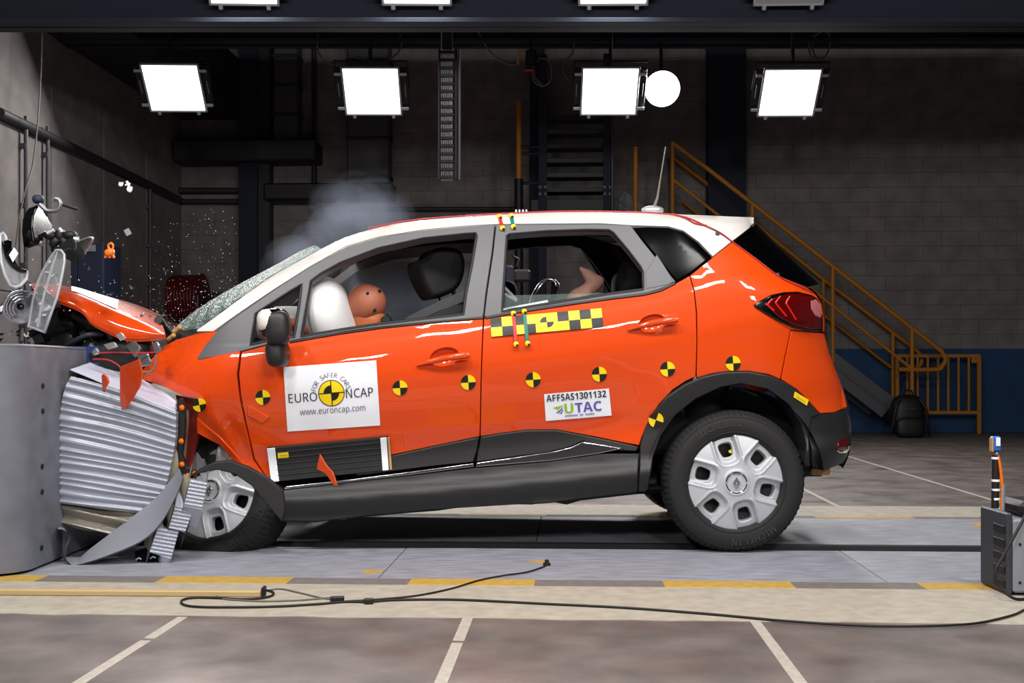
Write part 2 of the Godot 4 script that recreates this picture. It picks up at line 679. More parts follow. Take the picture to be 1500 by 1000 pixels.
	M.line = textured(mat(Color(0.74, 0.71, 0.67), 0.7), beige, Vector3(1.5, 1.5, 1.5))
	M.wall = textured(mat(Color(0.50, 0.48, 0.475), 0.9), grime, Vector3.ONE * 0.4, fine, 0.08)
	M.dado = textured(mat(Color(0.11, 0.27, 0.44), 0.8), grime, Vector3.ONE * 0.4)
	M.ceiling = mat(Color(0.12, 0.12, 0.13), 0.9)
	M.lamp_face = mat(Color(1, 1, 1), 0.4)
	M.lamp_face.emission_enabled = true
	M.lamp_face.emission = Color(0.97, 0.985, 1.0)
	M.lamp_face.emission_energy_multiplier = 6.0
	M.lamp_frame = mat(Color(0.72, 0.74, 0.76), 0.4, 0.6)
	M.lamp_body = mat(Color(0.05, 0.055, 0.07), 0.5)

# ------------------------------------------------------------------ lamps
var floods := []
func setup_lamps():
	pass

func floodlight(at: Vector3, aim: Vector3, energy: float, label: String, lit := true, group := "floodlights", big := 1.0, pole_to := 6.4) -> Node3D:
	var t := Transform3D(Basis(), at).looking_at(aim, Vector3.UP)
	var o := node("floodlight")
	tag(o, label, "floodlight", group)
	o.transform = t
	var w := 0.24 * big
	var h := 0.232 * big
	var b := MB.new()                                          # housing: a tapered box behind the face
	var f := [Vector3(-w, -h, 0), Vector3(w, -h, 0), Vector3(w, h, 0), Vector3(-w, h, 0)]
	var k := [Vector3(-w * 0.6, -h * 0.6, 0.2), Vector3(w * 0.6, -h * 0.6, 0.2), Vector3(w * 0.6, h * 0.6, 0.2), Vector3(-w * 0.6, h * 0.6, 0.2)]
	for i in 4:
		var j := (i + 1) % 4
		b.flat([f[i], f[j], k[j], k[i]], (f[i] + f[j]))
	b.flat(k, Vector3(0, 0, 1))
	for i in 5:
		box(b, Vector3(0, -0.1 + i * 0.05, 0.215), Vector3(0.3, 0.01, 0.04), Basis(), 0.002)
	put("housing", b, M.lamp_body, o)
	b = MB.new()
	for s in [-1.0, 1.0]:
		box(b, Vector3(s * (w + 0.005), 0, -0.008), Vector3(0.022, 2 * h + 0.03, 0.03))
		box(b, Vector3(0, s * (h + 0.005), -0.008), Vector3(2 * w + 0.03, 0.022, 0.03))
	put("frame", b, M.lamp_frame, o)
	b = MB.new()
	box(b, Vector3(0, 0, -0.004), Vector3(2 * w - 0.01, 2 * h - 0.01, 0.006))
	put("lamp_face", b, M.lamp_face if lit else M.case_grey, o)
	for s in [-1.0, 1.0]:
		for u in [-1.0, 1.0]:
			b = MB.new()
			box(b, Vector3(s * (w + 0.05), u * h * 0.75, -0.012), Vector3(0.075, 0.035, 0.02))
			put("clamp", b, M.lamp_frame, o)
		b = MB.new()
		box(b, Vector3(s * (w + 0.055), 0, 0.03), Vector3(0.07, 2 * h * 0.9, 0.03))
		var sd := put("side_bracket", b, M.lamp_body, o)
		b = MB.new()
		box(b, Vector3(s * (w + 0.06), 0, 0.012), Vector3(0.008, 0.16, 0.012))
		put("slot_trim", b, M.lamp_frame, sd)
		b = MB.new()
		box(b, Vector3(s * w * 0.72, -h - 0.03, -0.01), Vector3(0.035, 0.04, 0.03))
		put("foot", b, M.lamp_frame, o)
	b = MB.new()
	var inv := t.affine_inverse()
	tube(b, [Vector3(-w - 0.09, 0, 0.05), Vector3(-w - 0.09, 0.3, 0.08), Vector3(w + 0.09, 0.3, 0.08), Vector3(w + 0.09, 0, 0.05)], 0.014, 6)
	tube(b, [Vector3(0, 0.3, 0.08), inv * Vector3((t * Vector3(0, 0.3, 0.08)).x, pole_to, (t * Vector3(0, 0.3, 0.08)).z)], 0.02, 8)
	put("yoke", b, M.lamp_body, o)
	if lit:
		var l := AreaLight3D.new()
		l.name = "flood_glow"
		l.area_size = Vector2(2 * w, 2 * h)
		l.light_color = Color(1.0, 0.985, 0.97)
		l.light_energy = energy
		l.area_range = 40.0
		l.shadow_enabled = true
		l.position = Vector3(0, 0, -0.03)
		o.add_child(l)
	return o

const BACK_ENERGY := 6.0
const FRONT_ENERGY := 6.6
const FAR_ENERGY := 9.0
func build_rig():
	# visible row behind the car
	var spots := [[255, 128, "leftmost"], [545, 133, "second from the left"], [893, 133, "beside the round lamp"], [1156, 135, "rightmost"]]
	for s in spots:
		var p := W(s[0], s[1], -7.0)
		floodlight(p, Vector3(p.x * 0.98, 0.0, -3.4), BACK_ENERGY, "glaring square floodlight hanging in the lower row above the car, %s" % s[2], true, "square floodlights above the car", 1.19)
	# round lamp next to the third
	var at := W(970, 130, -7.2)
	var o := node("round_spotlight")
	tag(o, "round glaring lamp hanging right beside the third square floodlight", "lamp")
	o.transform = Transform3D(Basis(), at).looking_at(Vector3(at.x * 0.8, 0.4, 2.0), Vector3.UP)
	var b := MB.new()
	lathe(b, [[0.05, 0.28], [0.12, 0.23], [0.19, 0.06], [0.20, -0.01], [0.187, -0.01]], Transform3D(), 32)
	put("housing", b, M.lamp_body, o)
	b = MB.new()
	lathe(b, [[0.187, -0.004], [0.0, -0.02]], Transform3D(), 32, false)
	put("lamp_face", b, M.lamp_face, o)
	b = MB.new()
	tube(b, [Vector3(0, 0.1, 0.16), o.transform.affine_inverse() * Vector3(at.x, 6.4, at.z - 0.16)], 0.018, 8)
	put("hanging_pole", b, M.lamp_body, o)
	var l := AreaLight3D.new()
	l.name = "spot_glow"
	l.area_size = Vector2(0.34, 0.34)
	l.light_color = Color(0.97, 0.985, 1.0)
	l.light_energy = BACK_ENERGY * 0.6
	l.shadow_enabled = true
	l.area_range = 40.0
	l.position = Vector3(0, 0, -0.05)
	o.add_child(l)
	# upper row, of which only the lower edges show
	var n := 0
	for px in [353, 609, 900, 1160]:
		var p := W(px, -42, -4.4)
		floodlight(p, Vector3(p.x * 0.9, 0.0, 1.0), BACK_ENERGY, ["square floodlight at the top edge, left end of the upper row", "square floodlight at the top edge above the steam", "square floodlight at the top edge above the round lamp", "unlit square floodlight at the top edge, right end of the upper row"][n], n < 3, "floodlights of the upper row", 1.15)
		n += 1
	# rows on the photographer's side, above and outside the picture
	n = 0
	for x in [-2.4, -0.8, 0.8, 2.4]:
		floodlight(Vector3(x, 4.0, 2.2), Vector3(x * 0.7, 0.0, 0.2), FRONT_ENERGY, "square floodlight overhead between the camera and the car, %s of its row" % ["left end", "second from the left", "third from the left", "right end"][n], true, "floodlights on the near side")
		n += 1
	n = 0
	for x in [-1.9, 0.8, 3.6]:
		floodlight(Vector3(x, 3.4, 7.0), Vector3(x * 0.5, 1.0, -2.0), FAR_ENERGY, "square floodlight hanging behind the camera, %s of its row" % ["left end", "middle", "right end"][n], true, "floodlights behind the camera")
		n += 1
	# beams the lamps hang from
	for s in [[-7.4, 66, 5, "dark steel lamp beam running behind the lower row of floodlights"], [-4.7, 40, -60, "dark steel lamp beam above the upper row of floodlights"]]:
		var z: float = s[0]
		var y0 := W(750, s[1], z).y
		b = MB.new()
		var hgt := W(750, s[2], z).y - y0
		box(b, Vector3(0, y0 + 0.02, z), Vector3(12, 0.04, 0.3))
		box(b, Vector3(0, y0 + hgt, z), Vector3(12, 0.04, 0.3))
		box(b, Vector3(0, y0 + hgt * 0.5, z), Vector3(12, hgt, 0.05))
		var bm := put("lamp_beam", b, M.navy_beam)
		tag(bm, s[3], "beam")
		for x in [-5.5, 5.5]:
			b = MB.new()
			box(b, Vector3(x, (y0 + hgt + 6.6) * 0.5, z), Vector3(0.12, 6.6 - y0 - hgt, 0.12))
			put("hanger", b, M.navy_beam, bm)
	b = MB.new()
	box(b, Vector3(0, 4.75, 2.25), Vector3(12, 0.25, 0.25))
	tag(put("lamp_beam", b, M.navy_beam), "dark steel lamp beam on the near side, over the camera", "beam")
	# loops of lamp cable
	var loops := [
		[[1196, 50, 1186, 60, 1187, 80, 1200, 87, 1212, 78, 1216, 55, 1208, 46, 1195, 52, 1190, 68, 1196, 84, 1208, 84], "grey coil of lamp cable hanging above the rightmost floodlight"],
		[[700, 45, 715, 72, 732, 88, 748, 95, 760, 92], "grey cable drooping towards the dark winch"],
		[[790, 85, 780, 100, 782, 118, 795, 126, 806, 118, 808, 100, 802, 88, 790, 86, 784, 98, 783, 112, 794, 124], "pale loop of cable below the dark winch"],
		[[466, 50, 466, 75, 480, 92, 505, 95], "thin cable sagging left of the second floodlight"],
		[[586, 50, 588, 66, 580, 80, 560, 90, 520, 84], "thin cable sagging over the second floodlight"],
		[[843, 55, 838, 78, 828, 90, 825, 105, 832, 116], "thin cable hanging left of the third floodlight"],
	]
	for c in loops:
		var pts := []
		for q in V(c[0]):
			pts.append(W(q.x, q.y, -7.3))
		b = MB.new()
		tube(b, spline(pts, 6), 0.009, 6)
		tag(put("lamp_cable", b, M.grey_cable), c[1], "cable", "cables of the lamp rig")
	# winch
	o = node("cable_winch")
	tag(o, "small dark winch hanging between two cables under the lamp beam", "winch")
	o.position = W(778, 92, -7.2)
	b = MB.new()
	box(b, Vector3(0, 0.03, 0), Vector3(0.12, 0.2, 0.12), Basis(), 0.02)
	put("body", b, M.black, o)
	b = MB.new()
	box(b, Vector3(-0.02, -0.085, 0.04), Vector3(0.1, 0.03, 0.05), Basis(), 0.01)
	lab(put("base_strip", b, M.red_wire, o), "red strip")
	b = MB.new()
	tube(b, spline([Vector3(-0.13, -0.02, 0), Vector3(-0.14, 0.06, 0), Vector3(-0.1, 0.11, 0), Vector3(-0.02, 0.1, 0)], 5), 0.012, 6)
	lab(put("hook", b, M.tan, o), "brass-coloured hook")
	b = MB.new()
	tube(b, [Vector3(0, 0.1, 0), Vector3(0, 0.35, 0)], 0.01, 6)
	put("hanging_rod", b, M.black, o)
	# ladder rack
	o = node("cable_ladder")
	tag(o, "black ladder-like cable rack hanging upright beside the lamps", "cable rack")
	var top := W(655, 72, -6.0)
	var bot := W(655, 264, -6.0)
	o.position = bot
	var hh := top.y - bot.y
	for s in [[-0.075, 0.02], [0.085, 0.025], [0.115, 0.02]]:
		b = MB.new()
		box(b, Vector3(s[0], hh * 0.5, 0), Vector3(s[1], hh, 0.05))
		put("stile", b, M.black if s[0] < 0.1 else M.duct, o)
	for i in 17:
		b = MB.new()
		box(b, Vector3(0, 0.03 + i * (hh - 0.06) / 16.0, 0), Vector3(0.14, 0.028, 0.03))
		put("rung", b, M.dark_steel, o)
	for i in 6:
		b = MB.new()
		tube(b, [Vector3(-0.055 + i * 0.019, 0, -0.03), Vector3(-0.055 + i * 0.019, hh + 2.0, -0.03)], 0.006, 5)
		put("cable", b, M.case_grey, o)
	b = MB.new()
	box(b, Vector3(0, hh + 1.0, -0.02), Vector3(0.1, 2.0, 0.04))
	put("hanger", b, M.black, o)

# ------------------------------------------------------------------ hall
const ZB := -11.07
func hz(py: float) -> float:                                  # hall depth of the floor at picture row py, measured at column 750
	return (RB.inverse() * on_floor(750, py)).z
func hx(px: float, py: float) -> float:
	return (RB.inverse() * on_floor(px, py)).x

func build_room():
	var xl := room(265, 545, ZB).x
	var xr := 10.5
	var zf := 9.5
	var top := 6.6
	var b := MB.new()
	box(b, Vector3((xl + xr) * 0.5, top * 0.5, ZB - 0.15), Vector3(xr - xl + 0.6, top, 0.3))
	var wb := struct("wall_back", b, M.wall, "dim grey block wall closing the hall behind the car", "wall")
	b = MB.new()
	box(b, Vector3(xl - 0.15, top * 0.5, (ZB + zf) * 0.5), Vector3(0.3, top, zf - ZB))
	var wl := struct("wall_left", b, M.wall, "dim grey side wall with upright conduits, left of the barrier", "wall")
	b = MB.new()
	box(b, Vector3(xr + 0.15, top * 0.5, (ZB + zf) * 0.5), Vector3(0.3, top, zf - ZB))
	struct("wall_right", b, M.wall, "grey side wall at the hall's other end", "wall")
	b = MB.new()
	box(b, Vector3((xl + xr) * 0.5, top * 0.5, zf + 0.15), Vector3(xr - xl + 0.6, top, 0.3))
	struct("wall_front", b, M.wall, "grey wall behind the camera", "wall")
	b = MB.new()
	box(b, Vector3((xl + xr) * 0.5, top + 0.1, (ZB + zf) * 0.5), Vector3(xr - xl + 0.6, 0.2, zf - ZB + 0.6))
	struct("ceiling", b, M.ceiling, "dark ceiling above the lamp rig", "ceiling")
	# the blue dado on the back wall
	var yd := room(1300, 511, ZB).y
	b = MB.new()
	box(b, Vector3((xl + xr) * 0.5, yd * 0.5, ZB + 0.012), Vector3(xr - xl, yd, 0.02))
	lab(put("painted_dado", b, M.dado, wb), "dark blue painted band along the foot of the wall")
	# block courses
	var shapes := []
	for k in 3:
		b = MB.new()
		box(b, Vector3.ZERO, Vector3(0.4975, 0.1975, 0.03), Basis(), 0.002)
		shapes.append(b)
	var meshes := []
	for s in shapes:
		meshes.append(s.mesh())
	var x0 := room(1097, 545, ZB).x
	var rest := MB.new()
	var r := 0
	var y := yd + 0.1
	while y < 6.5:
		var c := 0
		var x := xl + (0.25 if r % 2 else 0.0)
		while x < xr:
			var p := Vector3(x, y, ZB + 0.001 + rng.randf() * 0.0015)
			if x > x0 and x < x0 + 4.4 and y < 5.9:
				var o := put_mesh("concrete_block", meshes[rng.randi() % 3], M.wall, wb)
				o.position = p
			else:
				box(rest, p, Vector3(0.4975, 0.1975, 0.03), Basis(), 0.002)
			x += 0.5
			c += 1
		y += 0.2
		r += 1
	var ro := put("block_course", rest, M.wall, wb)
	ro.set_meta("kind", "stuff")
	# left wall: tall panels
	rest = MB.new()
	var z := ZB + 0.7
	while z < 3.0:
		for i in 4:
			box(rest, Vector3(xl + 0.005, 0.8 + i * 1.6, z), Vector3(0.02, 1.585, 1.38), Basis(), 0.006)
		z += 1.4
	put("wall_panel", rest, M.wall, wl).set_meta("kind", "stuff")
	# steel columns against the back wall
	var n := 1
	for s in [[1037, 1093, "navy steel column behind the handrails, right of the round lamp"], [350, 377, "dark steel column right of the red hose reel"], [776, 797, "navy steel column seen through the rear car window"]]:
		var a := room(s[0], 545, ZB + 0.3)
		var c := room(s[1], 545, ZB + 0.3)
		var w := c.x - a.x
		b = MB.new()
		box(b, Vector3((a.x + c.x) * 0.5, top * 0.5, ZB + 0.3), Vector3(w, top, 0.03))
		box(b, Vector3((a.x + c.x) * 0.5, top * 0.5, ZB + 0.05), Vector3(w, top, 0.03))
		box(b, Vector3((a.x + c.x) * 0.5, top * 0.5, ZB + 0.17), Vector3(0.04, top, 0.25))
		struct("column_%d" % n, b, M.navy_beam, s[2], "column")
		n += 1

func build_background():
	var xl := room(265, 545, ZB).x
	var b: MB
	# ducts and pipes on the back wall (hall coordinates)
	var ducts := [
		[252, 205, 462, 234, 0.5, "dark", "wide dark duct running level high on the back wall, above the hose reel"],
		[386, 268, 575, 291, 0.35, "black", "thick black beam low across the ducts, right of the column"],
		[508, 60, 570, 287, 0.3, "duct", "upright dark duct behind the second floodlight"],
		[400, 60, 436, 232, 0.3, "duct", "upright grey duct left of the second floodlight"],
		[376, 60, 396, 520, 0.2, "dark", "narrow upright duct beside the dark steel column"],
	]
	for d in ducts:
		var p := room(d[0], d[1], ZB + d[4])
		var q := room(d[2], d[3], ZB + d[4])
		b = MB.new()
		box(b, Vector3((p.x + q.x) * 0.5, (p.y + q.y) * 0.5, ZB + d[4] * 0.5), Vector3(q.x - p.x, p.y - q.y, d[4]), Basis(), 0.02)
		var o := put("air_duct", b, {"dark": M.dark_steel, "black": M.black, "duct": M.duct}[d[5]])
		o.basis = RB
		tag(o, d[6], "duct")
		if d[5] == "duct":
			for k in 4:
				var f := MB.new()
				var y := lerpf(q.y, p.y, (k + 0.5) / 4.0)
				box(f, Vector3((p.x + q.x) * 0.5, y, ZB + d[4] * 0.5), Vector3(q.x - p.x + 0.03, 0.04, d[4] + 0.03))
				put("flange", f, M.dark_steel, o)
	var runs := [
		[[240, 283, 265, 279, 460, 279], 0.04, "upper black pipe crossing above the hose reel"],
		[[244, 470, 244, 288, 268, 295, 460, 295, 460, 60], 0.035, "black pipe that frames the hose reel and turns upwards"],
		[[515, 306, 760, 306], 0.03, "thin black pipe just above the car roof"],
	]
	for s in runs:
		var pts := []
		for q in V(s[0]):
			pts.append(room(q.x, q.y, ZB + 0.12))
		b = MB.new()
		for i in pts.size() - 1:
			tube(b, [pts[i], pts[i + 1]], s[1], 8)
			blob(b, pts[i], Vector3.ONE * s[1] * 1.25, 2.0, Basis(), 8, 6)
		var o := put("wall_pipe", b, M.dark_steel)
		o.basis = RB
		tag(o, s[2], "pipe", "pipes on the back wall")
	# along the left wall
	var side := [
		[[[0, 165], [262, 292]], 0.05, M.dark_steel, "long black pipe running back along the left wall"],
		[[[38, 170], [38, 520]], 0.022, M.duct, "pale upright conduit at the far left of the left wall"],
		[[[70, 185], [70, 520]], 0.022, M.duct, "pale upright conduit behind the flying black bracket"],
		[[[220, 275], [220, 500]], 0.018, M.duct, "thin upright conduit nearest the hose reel"],
	]
	for s in side:
		var pts := []
		for q in s[0]:
			pts.append(room_x(q[0], q[1], xl + 0.07))
		b = MB.new()
		tube(b, pts, s[1], 8)
		for k in 4:
			var p: Vector3 = pts[0].lerp(pts[1], (k + 0.5) / 4.0)
			box(b, p - Vector3(0.03, 0, 0), Vector3(0.08, 0.05, s[1] * 2.6))
		var o := put("conduit", b, s[2])
		o.basis = RB
		tag(o, s[3], "pipe", "conduits on the left wall")
	b = MB.new()                                              # dark service duct above that pipe
	var da := room_x(0, 100, xl + 0.9)
	box(b, Vector3(xl + 0.45, 4.75, (ZB + 4.0) * 0.5), Vector3(0.9, 0.8, 4.0 - ZB), Basis(), 0.02)
	var sd := put("service_duct", b, M.dark_steel)
	sd.basis = RB
	tag(sd, "large dark service duct along the top of the left wall", "duct")
	# wavy cable on the left
	var pts := []
	for q in [[62, 30], [60, 100], [56, 170], [48, 240], [38, 275], [28, 320], [22, 370]]:
		pts.append(room_x(q[0], q[1], xl + 0.25))
	b = MB.new()
	tube(b, spline(pts, 6), 0.008, 6)
	var wc := put("hanging_cable", b, M.grey_cable)
	wc.basis = RB
	tag(wc, "thin wavy cable dangling before the left wall", "cable")
	# blue cabinet
	var c := node("metal_cabinet")
	tag(c, "tall dark blue metal cabinet behind the flying debris", "cabinet")
	var z0 := hz(657)
	var ca := room(76, 356, z0)
	var cb := room(152, 356, z0)
	c.basis = RB
	c.position = RB * Vector3((ca.x + cb.x) * 0.5, 0, z0 - 0.25)
	b = MB.new()
	box(b, Vector3(0, ca.y * 0.5, 0), Vector3(cb.x - ca.x, ca.y, 0.5), Basis(), 0.01)
	put("body", b, M.navy, c)
	for s in [-1.0, 1.0]:
		b = MB.new()
		box(b, Vector3(s * (cb.x - ca.x) * 0.245, ca.y * 0.5, 0.255), Vector3((cb.x - ca.x) * 0.475, ca.y - 0.08, 0.02))
		var dr := put("door", b, M.navy, c)
		b = MB.new()
		box(b, Vector3(s * 0.03, ca.y * 0.5, 0.28), Vector3(0.02, 0.16, 0.03))
		put("handle", b, M.black, dr)
	b = MB.new()
	box(b, Vector3((cb.x - ca.x) * 0.27, ca.y - 0.06, 0.27), Vector3(0.1, 0.07, 0.006))
	lab(put("paper_label", b, M.case_grey, c), "small grey label at the top")
	# hose reel
	var h := node("hose_reel")
	tag(h, "dark red hose wound on a wall reel behind the bonnet", "hose reel")
	var hc := room(272, 436, ZB + 0.45)
	h.basis = RB
	h.position = RB * hc
	var rr := 0.33
	for s in [-1.0, 1.0]:
		b = MB.new()
		lathe(b, [[0.03, -0.012], [rr - 0.02, -0.012], [rr, -0.006], [rr, 0.006], [rr - 0.02, 0.012], [0.03, 0.012]], Transform3D(Basis(Vector3.UP, PI / 2), Vector3(s * 0.235, 0, 0)), 32)
		put("flange", b, M.hose, h)
	b = MB.new()
	var hp := []
	for layer in 2:
		for i in 9 * 20:
			var a := TAU * i / 20.0
			var k := i / 180.0
			hp.append(Vector3(lerpf(-0.2, 0.2, k if layer == 0 else 1.0 - k), sin(a) * (0.26 + layer * 0.03), cos(a) * (0.26 + layer * 0.03)))
	tube(b, hp, 0.024, 6)
	put("hose", b, M.hose, h)
	b = MB.new()
	tube(b, [Vector3(-0.25, 0, 0), Vector3(0.25, 0, 0)], 0.08, 12)
	box(b, Vector3(0, 0, -0.25), Vector3(0.1, 0.1, 0.4))
	box(b, Vector3(0.2, 0, -0.4), Vector3(0.5, 0.2, 0.06))
	put("axle_bracket", b, M.dark_steel, h)
	b = MB.new()
	tube(b, [Vector3(0.26, 0.02, 0.3), Vector3(0.26, -0.25, 0.3)], 0.018, 6)
	put("hose_nozzle", b, M.duct, h)
	# stair down to the right along the back wall
	var st := node("steel_stair")
	tag(st, "grey steel stair with yellow tube handrails descending behind the car", "stair")
	st.basis = RB
	var zn := ZB + 0.85
	var zr := ZB + 0.2
	var foot := room(1302, 598, zn)
	var head := room(905, 292, zn)
	var rise := (head - foot)
	var wd := zn - zr
	for zz in [zn, zr]:
		b = MB.new()
		beam(b, Vector3(foot.x, foot.y, zz), Vector3(head.x, head.y, zz), 0.03, 0.30, Vector3.UP)
		beam(b, Vector3(foot.x, foot.y, zz), Vector3(head.x, head.y, zz), 0.07, 0.03, Vector3.UP)
		put("stringer", b, M.duct, st)
	var treads := 15
	for i in treads:
		var p := foot.lerp(head, (i + 0.6) / treads)
		b = MB.new()
		box(b, Vector3(p.x, p.y + 0.02, (zn + zr) * 0.5), Vector3(0.26, 0.035, wd - 0.03))
		put("tread", b, M.dark_steel, st)
	var tops := [[[1385, 522], [1038, 248], [985, 209]], [[1346, 514], [1200, 404], [1033, 267], [985, 230]]]
	var ends := [[[1316, 541], [1371, 541], [1380, 536], [1385, 526], [1379, 514]], [[1317, 540], [1338, 540], [1347, 535], [1350, 525], [1344, 514]]]
	var mids := [[[1336, 540], [1224, 451], [985, 262]], [[1305, 538], [1209, 463], [1000, 295]]]
	var posts := [[[1336, 481, 622], [1220, 392, 535], [1102, 300, 450], [985, 208, 360]], [[1308, 487, 617], [1206, 406, 540], [1100, 320, 450], [985, 230, 360]]]
	for k in 2:
		var zz: float = [zn, zr][k]
		var line := []
		for q in ends[k]:
			line.append(room(q[0], q[1], zz))
		line = spline(line, 4)
		for q in tops[k].slice(1):
			line.append(room(q[0], q[1], zz))
		b = MB.new()
		tube(b, line, 0.03, 8)
		put("handrail", b, M.rail, st)
		b = MB.new()
		line = []
		for q in mids[k]:
			line.append(room(q[0], q[1], zz))
		tube(b, line, 0.022, 8)
		put("mid_rail", b, M.rail, st)
		for q in posts[k]:
			b = MB.new()
			tube(b, [room(q[0], q[1], zz), room(q[0], q[2], zz)], 0.028, 8)
			put("post", b, M.rail, st)
	# upper flight behind the lamps
	var lf := node("steel_landing")
	tag(lf, "dark steel landing with ladder-like steps between two posts behind the lamps", "landing")
	lf.basis = RB
	for i in 7:
		var p := room(842, 170 + i * 22, ZB + 1.5 - i * 0.04)
		var q := room(795, 170, ZB + 1.5)
		b = MB.new()
		box(b, Vector3(p.x, p.y, ZB + 1.3), Vector3((p.x - q.x) * 2.0, 0.06, 0.3))
		put("step", b, M.dark_steel, lf)
	for px in [795, 890]:
		var p := room(px, 110, ZB + 1.5)
		b = MB.new()
		box(b, Vector3(p.x, 2.4, ZB + 1.5), Vector3(0.1, 4.8, 0.1))
		put("upright", b, M.navy_beam, lf)
		b = MB.new()
		for i in 4:
			var g := room(px + (-4 if i % 2 else 4), 274 + (i / 2) * 10, ZB + 1.56)
			lathe(b, [[0.022, 0.0], [0.022, 0.02], [0.0, 0.024]], Transform3D(Basis(), g), 6)
		put("bolt", b, M.duct, lf)
	b = MB.new()
	var pl := room(842, 300, ZB + 1.5)
	box(b, Vector3(pl.x, pl.y, ZB + 1.0), Vector3(1.1, 0.14, 1.0))
	put("platform", b, M.dark_steel, lf)
	b = MB.new()
	tube(b, [room(760, 148, ZB + 1.6), room(760, 284, ZB + 1.6)], 0.035, 8)
	lab(put("railing_post", b, M.rail, lf), "rusty yellow railing post")
	b = MB.new()
	tube(b, [room(760, 262, ZB + 1.6), room(760, 560, ZB + 1.6)], 0.055, 8)
	put("post_sleeve", b, M.black, lf)
	for y in [215, 225, 268]:
		b = MB.new()
		tube(b, [room(760, y, ZB + 1.6), room(795, y, ZB + 1.5)], 0.02, 6)
		put("tie_bar", b, M.dark_steel, lf)
	b = MB.new()
	tube(b, [room(897, 170, ZB + 1.6), room(897, 560, ZB + 1.6)], 0.016, 6)
	put("hanger_rod", b, M.duct, lf)
	b = MB.new()
	tube(b, [room(931, 215, ZB + 1.6), room(931, 560, ZB + 1.6)], 0.03, 8)
	lab(put("railing_post", b, M.rail, lf), "rusty yellow railing post")
	# yellow fence
	var fe := node("yellow_fence")
	tag(fe, "low yellow barred fence standing before the blue dado", "fence")
	fe.basis = RB
	var zf := ZB + 0.34
	for y in [521, 604]:
		b = MB.new()
		beam(b, room(1312, y, zf), room(1435, y, zf), 0.035, 0.045)
		put("cross_bar", b, M.rail, fe)
	for i in 9:
		var px := 1314 + i * 15
		b = MB.new()
		beam(b, room(px, 521, zf), room(px, 604, zf), 0.04 if i in [0, 8] else 0.022, 0.05 if i in [0, 8] else 0.03, Vector3.RIGHT)
		put("bar", b, M.rail, fe)
	for px in [1314, 1434]:
		b = MB.new()
		var p := room(px, 521, zf)
		box(b, Vector3(p.x, 0.15, zf), Vector3(0.05, 0.3, 0.04))
		put("foot", b, M.rail, fe)
	b = MB.new()
	var pp := room(1429, 527, zf + 0.025)
	box(b, pp, Vector3(0.11, 0.08, 0.012))
	put("corner_plate", b, M.rail, fe)
	# backpack
	var bp := node("backpack")
	tag(bp, "black backpack standing on the floor beneath the yellow handrail", "backpack")
	var g := on_floor(1329, 640.5)
	bp.position = g
	b = MB.new()
	blob(b, Vector3(0, 0.27, 0), Vector3(0.21, 0.27, 0.13), 3.0)
	put("body", b, M.black, bp)
	b = MB.new()
	blob(b, Vector3(0.0, 0.13, 0.12), Vector3(0.18, 0.13, 0.07), 3.5)
	put("front_pocket", b, M.black, bp)
	b = MB.new()
	tube(b, spline([Vector3(-0.07, 0.52, 0), Vector3(-0.05, 0.585, 0), Vector3(0.05, 0.585, 0), Vector3(0.07, 0.52, 0)], 5), 0.012, 6)
	put("handle", b, M.black, bp)
	for s in [-1.0, 1.0]:
		b = MB.new()
		tube(b, spline([Vector3(s * 0.12, 0.48, 0.1), Vector3(s * 0.19, 0.36, 0.14), Vector3(s * 0.22, 0.15, 0.12), Vector3(s * 0.25, 0.03, 0.08)], 5), 0.018, 6)
		put("strap", b, M.black, bp)
	b = MB.new()
	tube(b, [Vector3(-0.06, 0.36, 0.135), Vector3(0.07, 0.37, 0.135)], 0.006, 5)
	put("zip", b, M.duct, bp)

# ------------------------------------------------------------------ floor
func slab(x0: float, x1: float, z0: float, z1: float, y1 := 0.0, th := 0.06, ragged := 0.0) -> MB:
	var b := MB.new()
	if ragged == 0.0:
		box(b, Vector3((x0 + x1) * 0.5, y1 - th * 0.5, (z0 + z1) * 0.5), Vector3(absf(x1 - x0), th, absf(z1 - z0)), Basis(), 0.0015)
		return b
	var p := PackedVector2Array([Vector2(x0, z0), Vector2(x1, z0)])
	var x := x1
	while x > x0:
		p.append(Vector2(x, z1 + (rng.randf() - 0.5) * ragged))
		x -= 0.04 + rng.randf() * 0.12
	p.append(Vector2(x0, z1))
	var lift := func(q: Vector2) -> Vector3: return Vector3(q.x, y1, q.y)
	plate(b, p, lift, Vector3.UP, 1.0, th, 0.001, [], 1.0)
	return b

